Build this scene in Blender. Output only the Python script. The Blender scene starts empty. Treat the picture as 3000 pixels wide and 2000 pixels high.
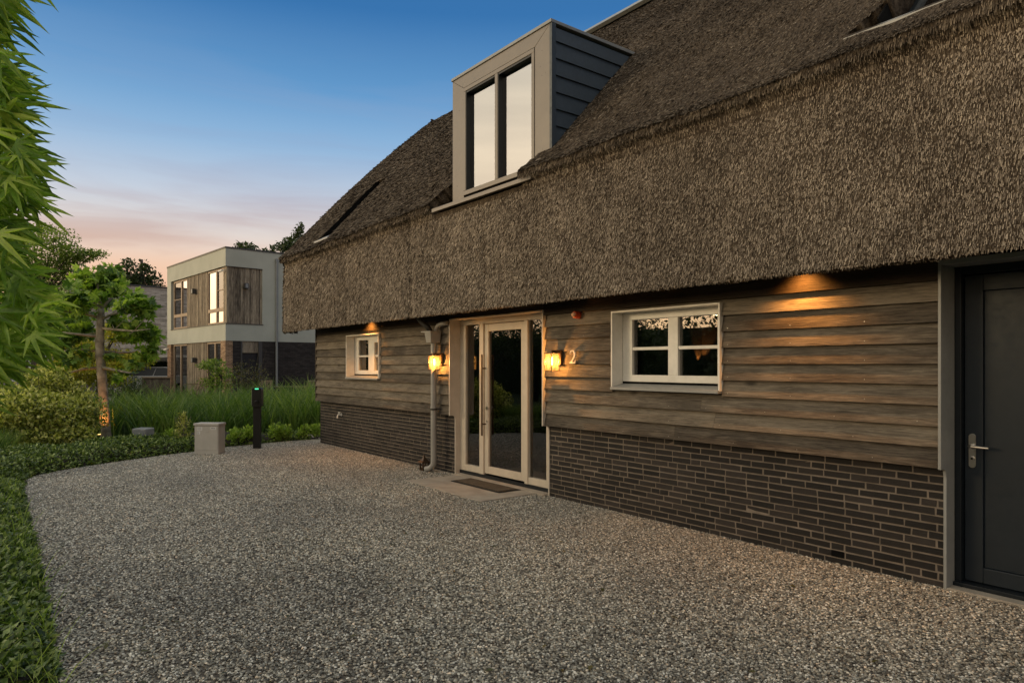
import bpy, math, random
import numpy as np
from mathutils import Vector
random.seed(7); rng = np.random.default_rng(7)
C = bpy.context.scene.collection
sc = bpy.context.scene
R = math.radians

# ---------------------------------------------------------------- camera
YAW = math.atan(1540/2000.)
FW = np.array([-math.cos(YAW), math.sin(YAW), 0.]); RT = np.array([math.sin(YAW), math.cos(YAW), 0.])
cd = bpy.data.cameras.new('camera'); cam = bpy.data.objects.new('camera', cd); C.objects.link(cam)
cam.location = (0, 0, 1.6); cam.rotation_euler = (R(90), 0, math.atan2(-FW[0], FW[1]))
cd.lens = 24; cd.sensor_width = 36; cd.shift_y = 68/3000.; cd.clip_end = 3000; cd.clip_start = 0.05
sc.camera = cam
def P(u, v, t):                    # surveyed point: photo pixel (3000 wide) at depth t
    d = FW + (u-1500)/2000.*RT + (1068-v)/2000.*np.array([0, 0, 1.])
    return np.array([0, 0, 1.6]) + d*t

# ---------------------------------------------------------------- world
W = bpy.data.worlds.new('World'); sc.world = W; W.use_nodes = True
nt = W.node_tree; nt.nodes.clear()
def N(nt, typ, **kw):
    n = nt.nodes.new(typ)
    for k, v in kw.items():
        if k in n.inputs: n.inputs[k].default_value = v
        else: setattr(n, k, v)
    return n
def L(nt, a, b): nt.links.new(a, b)
def srgb(r, g, b):
    f = lambda c: (c/255/12.92) if c/255 <= .04045 else ((c/255+.055)/1.055)**2.4
    return (f(r), f(g), f(b), 1)
def ramp(nt, stops, fac=None, interp='LINEAR'):
    n = nt.nodes.new('ShaderNodeValToRGB'); e = n.color_ramp.elements; n.color_ramp.interpolation = interp
    while len(e) < len(stops): e.new(0.5)
    for el, (p, c) in zip(e, stops): el.position = p; el.color = c if len(c) == 4 else (*c, 1)
    if fac is not None: L(nt, fac, n.inputs[0])
    return n
def math_n(nt, op, a, b=None, c=None, clamp=False):
    n = nt.nodes.new('ShaderNodeMath'); n.operation = op; n.use_clamp = clamp
    for i, x in enumerate((a, b, c)):
        if x is None: continue
        if isinstance(x, (int, float)): n.inputs[i].default_value = x
        else: L(nt, x, n.inputs[i])
    return n.outputs[0]
def mixc(nt, fac, a, b, mode='MIX'):
    n = nt.nodes.new('ShaderNodeMix'); n.data_type = 'RGBA'; n.blend_type = mode
    for s, x in ((n.inputs[0], fac), (n.inputs[6], a), (n.inputs[7], b)):
        if isinstance(x, (int, float)): s.default_value = x
        elif isinstance(x, tuple): s.default_value = x if len(x) == 4 else (*x, 1)
        else: L(nt, x, s)
    return n.outputs[2]
SUN_AZ = math.atan2(-0.86, -0.50)          # sun just at the horizon, to the left and behind the camera
SUN_EL = R(8)
tc = N(nt, 'ShaderNodeTexCoord'); nrm = N(nt, 'ShaderNodeVectorMath', operation='NORMALIZE'); L(nt, tc.outputs['Generated'], nrm.inputs[0])
sep = N(nt, 'ShaderNodeSeparateXYZ'); L(nt, nrm.outputs[0], sep.inputs[0])
el = math_n(nt, 'ARCSINE', sep.outputs[2])
elf = math_n(nt, 'DIVIDE', el, math.pi/2)                  # 0 horizon .. 1 zenith
d = 90.
sky = ramp(nt, [(0.0, srgb(222, 160, 138)), (5/d, srgb(233, 180, 146)), (7.5/d, srgb(228, 192, 166)), (10/d, srgb(212, 202, 196)),
                (13/d, srgb(184, 194, 208)), (17/d, srgb(136, 172, 206)), (21/d, srgb(94, 145, 192)), (27/d, srgb(52, 108, 164)), (45/d, srgb(42, 88, 142)), (1, srgb(34, 70, 122))], elf)
# thin streaky clouds
mp = N(nt, 'ShaderNodeMapping'); mp.inputs['Scale'].default_value = (1.2, 1.2, 11); L(nt, nrm.outputs[0], mp.inputs[0])
nz = N(nt, 'ShaderNodeTexNoise'); nz.inputs['Scale'].default_value = 2.2; nz.inputs['Detail'].default_value = 5; nz.inputs['Roughness'].default_value = .52; nz.inputs['Distortion'].default_value = .6
L(nt, mp.outputs[0], nz.inputs['Vector'])
cm = ramp(nt, [(.45, (0, 0, 0)), (.66, (1, 1, 1))], nz.outputs[0])
band = ramp(nt, [(0, (.9, .9, .9)), (8/d, (.9, .9, .9)), (16/d, (.35, .35, .35)), (26/d, (0, 0, 0))], elf)
cfac = math_n(nt, 'MULTIPLY', cm.outputs[0], band.outputs[0])
ccol = ramp(nt, [(0, srgb(178, 130, 122)), (9/d, srgb(196, 164, 150)), (16/d, srgb(140, 156, 186)), (1, srgb(120, 140, 180))], elf)
skyc = mixc(nt, math_n(nt, 'MULTIPLY', cfac, .9), sky.outputs[0], ccol.outputs[0])
# unseen sky overhead and behind the camera, brightened and warmed to light the scene
sp2 = N(nt, 'ShaderNodeSeparateXYZ'); L(nt, nrm.outputs[0], sp2.inputs[0])
topw = ramp(nt, [(30/d, (0, 0, 0)), (52/d, (1, 1, 1))], elf, 'EASE')
bkw = ramp(nt, [(.10, (0, 0, 0)), (.42, (1, 1, 1))], math_n(nt, 'MULTIPLY', sp2.outputs[1], -1.), 'EASE')
wgt = math_n(nt, 'MAXIMUM', topw.outputs[0], bkw.outputs[0])
hic = ramp(nt, [(0, (1.0, .66, .36)), (6/d, (1.0, .755, .48)), (14/d, (.88, .78, .60)), (28/d, (.75, .715, .61)), (50/d, (.62, .615, .545)), (1, (.51, .52, .48))], elf)
n3 = N(nt, 'ShaderNodeTexNoise'); n3.inputs['Scale'].default_value = 1.7; n3.inputs['Detail'].default_value = 5; L(nt, mp.outputs[0], n3.inputs['Vector'])
hic2 = mixc(nt, 1., hic.outputs[0], ramp(nt, [(.3, (.8, .8, .82)), (.7, (1.25, 1.2, 1.15))], n3.outputs[0]).outputs[0], 'MULTIPLY')
hs = N(nt, 'ShaderNodeVectorMath', operation='SCALE'); L(nt, hic2, hs.inputs[0]); hs.inputs['Scale'].default_value = 1.15
base_ = mixc(nt, wgt, skyc, hs.outputs[0])
dt = N(nt, 'ShaderNodeVectorMath', operation='DOT_PRODUCT'); L(nt, nrm.outputs[0], dt.inputs[0])
dt.inputs[1].default_value = (math.cos(SUN_AZ), math.sin(SUN_AZ), 0.05)
az = ramp(nt, [(0.60, (0, 0, 0)), (0.85, (.35, .35, .35)), (1, (1, 1, 1))], dt.outputs['Value'], 'EASE')
elg = ramp(nt, [(0, (1, .60, .30)), (10/d, (1, .72, .46)), (24/d, (.5, .42, .33)), (45/d, (0, 0, 0))], elf)
glow = mixc(nt, 1.0, az.outputs[0], elg.outputs[0], 'MULTIPLY')
gl2 = N(nt, 'ShaderNodeVectorMath', operation='SCALE'); L(nt, glow, gl2.inputs[0]); gl2.inputs['Scale'].default_value = 1.6
nish = N(nt, 'ShaderNodeTexSky'); nish.sky_type = 'NISHITA'; nish.sun_disc = False; nish.sun_elevation = SUN_EL; nish.sun_rotation = math.pi/2-SUN_AZ
ns = N(nt, 'ShaderNodeVectorMath', operation='SCALE'); L(nt, nish.outputs[0], ns.inputs[0]); ns.inputs['Scale'].default_value = 0.002
a1 = N(nt, 'ShaderNodeVectorMath', operation='ADD'); L(nt, base_, a1.inputs[0]); L(nt, gl2.outputs[0], a1.inputs[1])
a2 = N(nt, 'ShaderNodeVectorMath', operation='ADD'); L(nt, a1.outputs[0], a2.inputs[0]); L(nt, ns.outputs[0], a2.inputs[1])
bg = N(nt, 'ShaderNodeBackground'); bg.inputs['Strength'].default_value = 1.0; L(nt, a2.outputs[0], bg.inputs[0])
wo = N(nt, 'ShaderNodeOutputWorld'); L(nt, bg.outputs[0], wo.inputs[0])

# ---------------------------------------------------------------- sun
sl = bpy.data.lights.new('sun', 'SUN'); sl.energy = 1.05; sl.angle = R(14); sl.color = (1, .76, .42)
so = bpy.data.objects.new('sun', sl); C.objects.link(so)
sd = Vector((math.cos(SUN_AZ)*math.cos(SUN_EL), math.sin(SUN_AZ)*math.cos(SUN_EL), math.sin(SUN_EL)))
so.rotation_euler = sd.to_track_quat('Z', 'Y').to_euler()

vs = sc.view_settings; vs.view_transform = 'Standard'; vs.look = 'None'; vs.gamma = 1; vs.exposure = 0.2; vs.use_curve_mapping = False
sc.cycles.max_bounces = 8; sc.cycles.transparent_max_bounces = 12; sc.cycles.sample_clamp_indirect = 4; sc.cycles.caustics_reflective = False; sc.cycles.caustics_refractive = False

# ---------------------------------------------------------------- materials
MATS = {}
def mat(name, col=(.5, .5, .5), rough=.6, metal=0., spec=.5):
    m = bpy.data.materials.new(name); m.use_nodes = True; t = m.node_tree
    b = t.nodes['Principled BSDF']; b.inputs['Base Color'].default_value = (*col, 1); b.inputs['Roughness'].default_value = rough
    b.inputs['Metallic'].default_value = metal; b.inputs['Specular IOR Level'].default_value = spec
    MATS[name] = m
    return m, t, b
def noise(t, scale, vec=None, detail=4, rough=.55, sc3=None, dist=0):
    n = t.nodes.new('ShaderNodeTexNoise'); n.inputs['Scale'].default_value = scale; n.inputs['Detail'].default_value = detail
    n.inputs['Roughness'].default_value = rough; n.inputs['Distortion'].default_value = dist
    if vec is None: vec = t.nodes.new('ShaderNodeTexCoord').outputs['Object']
    if sc3:
        m = t.nodes.new('ShaderNodeMapping'); m.inputs['Scale'].default_value = sc3; L(t, vec, m.inputs[0]); vec = m.outputs[0]
    L(t, vec, n.inputs['Vector'])
    return n.outputs[0]
def attr(t, name='rnd'):
    a = t.nodes.new('ShaderNodeAttribute'); a.attribute_name = name; return a.outputs['Fac']
def bump(t, b, h, strength=.3, dist=.01):
    n = t.nodes.new('ShaderNodeBump'); n.inputs['Strength'].default_value = strength; n.inputs['Distance'].default_value = dist
    L(t, h, n.inputs['Height']); L(t, n.outputs[0], b.inputs['Normal']); return n
def varied(name, c1, c2, rough=.6, scale=3., metal=0, bs=.15, bd=.004, sc3=None, spec=.5, bscale=60):
    m, t, b = mat(name, c1, rough, metal, spec)
    f = noise(t, scale, detail=6, sc3=sc3)
    r = ramp(t, [(.35, c1), (.68, c2)], f); L(t, r.outputs[0], b.inputs['Base Color'])
    if bs: bump(t, b, noise(t, bscale, detail=3), bs, bd)
    return m

def mk_wood(name, cd_, cm_, cl_, along='x', rough=.75, fine=1.):
    m, t, b = mat(name, cm_, rough, 0, .25)
    tc = t.nodes.new('ShaderNodeTexCoord'); at_ = attr(t)
    cb = t.nodes.new('ShaderNodeCombineXYZ'); o = math_n(t, 'MULTIPLY', at_, 61.)
    L(t, o, cb.inputs[0]); L(t, math_n(t, 'MULTIPLY', at_, 17.), cb.inputs[1]); L(t, o, cb.inputs[2])
    ad = t.nodes.new('ShaderNodeVectorMath'); ad.operation = 'ADD'; L(t, tc.outputs['Object'], ad.inputs[0]); L(t, cb.outputs[0], ad.inputs[1])
    s1 = (1.1, 2, 22) if along == 'x' else (22, 22, 1.1)
    s2 = (1.6, 3, 5) if along == 'x' else (5, 5, 1.6)
    g = noise(t, 2.0*fine, ad.outputs[0], 7, .66, s1, 1.6)           # grain
    g2 = noise(t, 7.0*fine, ad.outputs[0], 3, .6, s1, .4)
    big = noise(t, 1.1, ad.outputs[0], 4, .55, s2)
    # knots
    vo = t.nodes.new('ShaderNodeTexVoronoi'); vm = t.nodes.new('ShaderNodeMapping')
    vm.inputs['Scale'].default_value = (1.6, 2, 4.2) if along == 'x' else (9, 9, 1.6); L(t, ad.outputs[0], vm.inputs[0]); L(t, vm.outputs[0], vo.inputs['Vector']); vo.inputs['Scale'].default_value = 1.
    kn = ramp(t, [(.05, (1, 1, 1)), (.15, (0, 0, 0))], vo.outputs['Distance'])
    f = math_n(t, 'ADD', math_n(t, 'MULTIPLY', g, .62), math_n(t, 'MULTIPLY', big, .38))
    f = math_n(t, 'ADD', f, math_n(t, 'MULTIPLY', math_n(t, 'SUBTRACT', at_, .5), .18))
    g3 = noise(t, 5.0*fine, ad.outputs[0], 5, .75, (1.6, 3, 34) if along == 'x' else (34, 34, 1.6), .8)
    f = math_n(t, 'ADD', f, math_n(t, 'MULTIPLY', math_n(t, 'SUBTRACT', g3, .5), .45))
    r = ramp(t, [(.34, cd_), (.50, cm_), (.66, cl_)], f)
    c = mixc(t, math_n(t, 'MULTIPLY', ramp(t, [(.3, (0, 0, 0)), (.75, (1, 1, 1))], g2).outputs[0], .35), r.outputs[0], tuple(x*.5 for x in cd_[:3]))
    c = mixc(t, math_n(t, 'MULTIPLY', kn.outputs[0], .85), c, tuple(x*.45 for x in cd_[:3]))
    L(t, c, b.inputs['Base Color'])
    h = math_n(t, 'ADD', g, math_n(t, 'MULTIPLY', g2, .5)); h = math_n(t, 'SUBTRACT', h, math_n(t, 'MULTIPLY', kn.outputs[0], .5))
    bump(t, b, h, .7, .006)
    return m
M_SIDING = mk_wood('weathered_siding', (.040, .032, .025), (.118, .099, .077), (.235, .20, .155))
M_FARCLAD = mk_wood('far_cladding', (.045, .037, .030), (.21, .172, .128), (.44, .375, .285), 'z', fine=.8)
M_FENCE = mk_wood('dark_fence_wood', (.05, .042, .035), (.09, .075, .06), (.14, .12, .10), 'z')
M_TEAK = mk_wood('garden_teak', (.12, .09, .06), (.24, .18, .12), (.34, .27, .19), 'z')
M_SOFFIT = mk_wood('soffit_wood', (.05, .035, .02), (.10, .07, .045), (.15, .11, .07))

M_FRIEZE_SHADE = mk_wood('shaded_frieze_wood', (.022, .015, .010), (.045, .032, .021), (.075, .054, .036))  # eave shade put into the colour of the dark top boards
# thatch
def mk_thatch(name, dark, mid, light, use_attr):
    m, t, b = mat(name, mid, .85, 0, .12)
    big = noise(t, 1.3, detail=5, sc3=(1, 1, .6))
    if use_attr:
        f = math_n(t, 'ADD', math_n(t, 'MULTIPLY', attr(t), .62), math_n(t, 'MULTIPLY', math_n(t, 'ADD', big, math_n(t, 'SUBTRACT', noise(t, 5, detail=3), .5)), .48))
        r = ramp(t, [(.18, dark), (.52, mid), (.95, light)], f)
    else:
        n2 = noise(t, 55, detail=4, sc3=(1, .35, .35), rough=.7)
        f = math_n(t, 'ADD', math_n(t, 'MULTIPLY', n2, .7), math_n(t, 'MULTIPLY', big, .3))
        r = ramp(t, [(.36, dark), (.52, mid), (.68, light)], f)
        bump(t, b, n2, 1.0, .03)
    L(t, r.outputs[0], b.inputs['Base Color'])
    return m
M_THATCH = mk_thatch('thatch', (.025, .019, .014), (.07, .054, .04), (.14, .11, .08), False)
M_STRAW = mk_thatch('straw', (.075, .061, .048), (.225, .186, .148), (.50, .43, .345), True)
M_STRAW_SHADE = mk_thatch('straw_upper_shaded', (.032, .025, .019), (.10, .08, .061), (.29, .24, .185), True)  # darker copy of straw: the upper slope's dimmer light put into the colour

# brick
def mk_brickmesh(name, dark, mid, light):
    m, t, b = mat(name, mid, .7, 0, .35)
    n1 = noise(t, 14, detail=6, rough=.65); f = math_n(t, 'ADD', math_n(t, 'MULTIPLY', attr(t), .6), math_n(t, 'MULTIPLY', n1, .4))
    r = ramp(t, [(.2, dark), (.5, mid), (.85, light)], f); L(t, r.outputs[0], b.inputs['Base Color'])
    n2 = noise(t, 40, detail=6, rough=.7, sc3=(1, 1, 2.2)); bump(t, b, n2, .8, .008)
    return m
M_BRICK = mk_brickmesh('dark_brick', (.007, .0058, .0055), (.014, .0115, .0105), (.034, .027, .024))
M_MORTAR = varied('mortar', (.15, .122, .098), (.225, .185, .15), .9, 8, bs=.6, bd=.004, bscale=120)
def mk_bricktex(name, c1, c2, mortar, bw=.22, bh=.06, ms=.006):
    m, t, b = mat(name, c1, .8, 0, .25)
    tc = t.nodes.new('ShaderNodeTexCoord'); s = t.nodes.new('ShaderNodeSeparateXYZ'); L(t, tc.outputs['Object'], s.inputs[0])
    cb = t.nodes.new('ShaderNodeCombineXYZ'); L(t, math_n(t, 'ADD', s.outputs[0], s.outputs[1]), cb.inputs[0]); L(t, s.outputs[2], cb.inputs[1])
    bt = t.nodes.new('ShaderNodeTexBrick'); L(t, cb.outputs[0], bt.inputs['Vector']); bt.inputs['Scale'].default_value = 1
    bt.inputs['Brick Width'].default_value = bw; bt.inputs['Row Height'].default_value = bh; bt.inputs['Mortar Size'].default_value = ms; bt.inputs['Bias'].default_value = 0.
    bt.inputs['Color1'].default_value = (*c1, 1); bt.inputs['Color2'].default_value = (*c2, 1); bt.inputs['Mortar'].default_value = (*mortar, 1)
    n = noise(t, 5, cb.outputs[0], 5, .7, (.6, 5, 1)); c = mixc(t, 1., bt.outputs[0], ramp(t, [(.3, (.5, .5, .5)), (.7, (1.3, 1.3, 1.3))], n).outputs[0], 'MULTIPLY')
    L(t, c, b.inputs['Base Color']); bump(t, b, bt.outputs['Fac'], -.5, .01)
    return m
M_FARBRICK = mk_bricktex('far_dark_brick', (.022, .019, .019), (.05, .043, .04), (.014, .012, .012))
M_FARBRICK_TAN = mk_bricktex('far_tan_brick', (.26, .16, .095), (.46, .31, .20), (.08, .06, .045))
M_GREYBRICK = mk_bricktex('grey_brick', (.30, .265, .23), (.50, .45, .40), (.24, .21, .185), .5, .09)

# painted things
def painted(name, c, rough=.4, spec=.5, var=.12):
    m, t, b = mat(name, c, rough, 0, spec)
    n = noise(t, 6, detail=6, rough=.6)
    r = ramp(t, [(.3, tuple(x*(1-var) for x in c)), (.7, tuple(min(1, x*(1+var*.5)) for x in c))], n); L(t, r.outputs[0], b.inputs['Base Color'])
    rr = ramp(t, [(.3, (rough*.85,)*3), (.7, (min(1, rough*1.2),)*3)], noise(t, 23, detail=3)); L(t, rr.outputs[0], b.inputs['Roughness'])
    bump(t, b, noise(t, 90, detail=3), .06, .002)
    return m
M_CREAM = painted('cream_paint', (.52, .46, .38), .38)
M_WHITE = painted('white_paint', (.74, .72, .67), .38)
M_REVEAL = painted('reveal_panel', (.47, .42, .36), .45)
M_GREYPANEL = painted('grey_panel', (.27, .275, .27), .4)
M_BRONZE = painted('taupe_metal', (.135, .115, .094), .32, .6)
M_SLATE = painted('slate_blue_cladding', (.026, .040, .056), .5)
M_CAP = painted('zinc_cap', (.20, .215, .225), .4)
M_BLACKDOOR = painted('black_door', (.011, .017, .025), .45, .35)
M_BLACKFRAME = painted('black_frame', (.006, .0095, .014), .4, .35)
M_DARK = painted('dark_void', (.012, .011, .010), .8, .1)
M_STUCCO = varied('stucco', (.35, .365, .325), (.42, .435, .39), .85, .9, bs=.25, bd=.004, bscale=90)
M_FARFRAME = painted('far_window_frame', (.30, .22, .15), .5)
M_ROOFEDGE = painted('dark_roof_edge', (.04, .04, .04), .5)
M_PIPE = painted('zinc_pipe', (.27, .265, .25), .42, .6)
M_BLACKPIPE = painted('black_pipe', (.02, .018, .016), .5)
M_STEEL, _, _ = mat('brushed_steel', (.55, .53, .50), .28, 1.)
M_BRASS, _, _ = mat('dark_bronze', (.10, .065, .04), .4, .7)
M_CAB = painted('cabinet_grey', (.43, .41, .37), .5, .4)
M_STICKER = painted('sticker_white', (.62, .62, .6), .5)
M_INK = painted('ink_grey', (.10, .10, .10), .6)
M_POST = painted('charger_black', (.005, .005, .005), .45, .3)
M_SPEAKER = painted('speaker_grey', (.22, .23, .235), .6)
M_MAT = varied('coir_mat', (.055, .04, .026), (.10, .075, .048), .95, 20, bs=1., bd=.01, bscale=200)
M_RUBBER = painted('rubber', (.02, .02, .02), .8, .2)
M_SLAB = varied('concrete_slab', (.27, .235, .195), (.37, .33, .275), .85, 4, bs=.35, bd=.003, bscale=120)
M_SOIL = varied('soil', (.012, .010, .007), (.03, .024, .016), .95, 3, bs=1, bd=.04, bscale=30)
M_LAWN = varied('grass_ground', (.025, .045, .012), (.05, .075, .022), .95, 1.5, bs=1, bd=.05, bscale=40)
M_PAVE = varied('paving', (.13, .12, .11), (.19, .175, .16), .9, 1.5, bs=.3, bd=.01, bscale=40)
M_CURTAIN = varied('white_curtain', (.66, .64, .60), (.72, .70, .66), .9, 1, bs=0)
M_REFLECTION_BEIGE = varied('beige_reflection', (.30, .25, .2), (.35, .30, .24), .9, 1, bs=0)
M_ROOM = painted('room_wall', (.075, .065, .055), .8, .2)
M_CARPAINT = painted('silver_car_paint', (.30, .31, .32), .25, .7)
M_TYRE = painted('tyre', (.012, .012, .012), .8, .2)
M_ORANGE, t_, b_ = mat('orange_plastic', (.55, .07, .015), .3); 
M_LENS, t_, b_ = mat('pale_lens', (.75, .45, .28), .15)
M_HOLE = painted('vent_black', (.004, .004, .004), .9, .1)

def mk_glass(name, refl, tint=(.9, .9, .9), base=.05):
    """coated glazing: mirror-like part that grows with angle, the rest clear"""
    m = bpy.data.materials.new(name); m.use_nodes = True; t = m.node_tree; t.nodes.clear()
    lw = t.nodes.new('ShaderNodeFresnel'); lw.inputs['IOR'].default_value = 1.5
    f = math_n(t, 'ADD', math_n(t, 'MULTIPLY', lw.outputs[0], 1.6), refl, clamp=True)
    g = t.nodes.new('ShaderNodeBsdfGlossy'); g.inputs['Roughness'].default_value = .005; g.inputs['Color'].default_value = (.95, .95, .95, 1)
    wv = t.nodes.new('ShaderNodeBump'); wv.inputs['Strength'].default_value = .05; wv.inputs['Distance'].default_value = .02; L(t, noise(t, 1.2, detail=1), wv.inputs['Height']); L(t, wv.outputs[0], g.inputs['Normal'])
    tr = t.nodes.new('ShaderNodeBsdfTransparent'); tr.inputs['Color'].default_value = (*tint, 1)
    mx = t.nodes.new('ShaderNodeMixShader'); L(t, f, mx.inputs[0]); L(t, tr.outputs[0], mx.inputs[1]); L(t, g.outputs[0], mx.inputs[2])
    o = t.nodes.new('ShaderNodeOutputMaterial'); L(t, mx.outputs[0], o.inputs[0]); return m
M_GLASS = mk_glass('window_glass', .05, (.72, .72, .70))
M_GLASSCOAT = mk_glass('coated_glass', .33, (.6, .6, .6))
m, t, b = mat('lantern_glass', (.9, .8, .6), .3)
tr_ = t.nodes.new('ShaderNodeBsdfTransparent'); tr_.inputs[0].default_value = (1, .95, .85, 1); tl_ = t.nodes.new('ShaderNodeBsdfTranslucent'); tl_.inputs[0].default_value = (.95, .85, .6, 1)
mx_ = t.nodes.new('ShaderNodeMixShader'); L(t, ramp(t, [(.35, (.015, .015, .015)), (.65, (.05, .05, .05))], noise(t, 30, detail=3)).outputs[0], mx_.inputs[0]); L(t, tr_.outputs[0], mx_.inputs[1]); L(t, tl_.outputs[0], mx_.inputs[2]); L(t, mx_.outputs[0], t.nodes['Material Output'].inputs[0])
M_GLASSCLEAR = m
M_GLASSFAR = mk_glass('far_coated_glass', .66, (.6, .6, .6))
def emis(name, col, s):
    m = bpy.data.materials.new(name); m.use_nodes = True; t = m.node_tree; t.nodes.clear()
    e = t.nodes.new('ShaderNodeEmission'); e.inputs[0].default_value = (*col, 1); e.inputs[1].default_value = s
    o = t.nodes.new('ShaderNodeOutputMaterial'); L(t, e.outputs[0], o.inputs[0]); return m
M_BULB = emis('bulb', (1, .66, .28), 24)
M_GREENLED = emis('green_led', (.10, 1, .42), 1.6)
M_SPOTLENS = emis('spot_lens', (1, .55, .18), 4)
M_ROOMLAMP = emis('room_lamp', (1, .35, .06), 1.0)

def leafmat(name, dark, mid, light, trans=.35, rough=.45, spec=.4):
    m = bpy.data.materials.new(name); m.use_nodes = True; t = m.node_tree; b = t.nodes['Principled BSDF']
    b.inputs['Roughness'].default_value = rough; b.inputs['Specular IOR Level'].default_value = spec
    nn_ = math_n(t, 'MULTIPLY', math_n(t, 'SUBTRACT', noise(t, 38, detail=4, rough=.7), .5), 1.1)
    r = ramp(t, [(0, dark), (.5, mid), (1, light)], math_n(t, 'ADD', attr(t), nn_)); L(t, r.outputs[0], b.inputs['Base Color'])
    tl = t.nodes.new('ShaderNodeBsdfTranslucent'); tcn = mixc(t, 1., r.outputs[0], (1.35, 1.5, .6), 'MULTIPLY'); L(t, tcn, tl.inputs[0])
    mx = t.nodes.new('ShaderNodeMixShader'); mx.inputs[0].default_value = trans; L(t, b.outputs[0], mx.inputs[1]); L(t, tl.outputs[0], mx.inputs[2])
    L(t, mx.outputs[0], t.nodes['Material Output'].inputs[0]); return m
LF_ACER = leafmat('acer_leaf', (.07, .14, .02), (.20, .34, .05), (.50, .60, .14), .48, .42)
LF_PLANE = leafmat('plane_leaf', (.05, .11, .02), (.16, .27, .045), (.42, .54, .12), .45)
LF_SHRUB = leafmat('shrub_leaf', (.07, .09, .02), (.30, .34, .07), (.78, .74, .28), .35)
LF_COVER = leafmat('cover_leaf', (.022, .048, .012), (.095, .155, .038), (.38, .46, .16), .25, .32)
LF_REED = leafmat('reed_leaf', (.035, .08, .018), (.105, .19, .042), (.34, .42, .12), .35)
LF_LIME = leafmat('lime_leaf', (.12, .19, .03), (.25, .37, .06), (.42, .52, .12), .4)
LF_YELLOW = leafmat('yellow_acer_leaf', (.17, .17, .03), (.36, .34, .05), (.6, .52, .10), .45)
LF_WISPY = leafmat('wispy_leaf', (.07, .12, .025), (.19, .26, .06), (.38, .44, .13), .45)
LF_DARK = leafmat('dark_leaf', (.018, .035, .013), (.04, .068, .022), (.10, .13, .05), .25)
LF_BROWN = leafmat('rusty_leaf', (.035, .04, .015), (.07, .075, .03), (.14, .12, .05), .3)
LF_ORANGE = leafmat('orange_flower', (.45, .2, .02), (.6, .32, .03), (.75, .45, .06), .3)
M_BARK = varied('plane_bark', (.16, .14, .10), (.38, .34, .26), .9, 7, bs=.7, bd=.012, bscale=25)
M_BARKDARK = varied('dark_bark', (.03, .024, .018), (.07, .055, .04), .9, 7, bs=.7, bd=.012, bscale=25)

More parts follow.
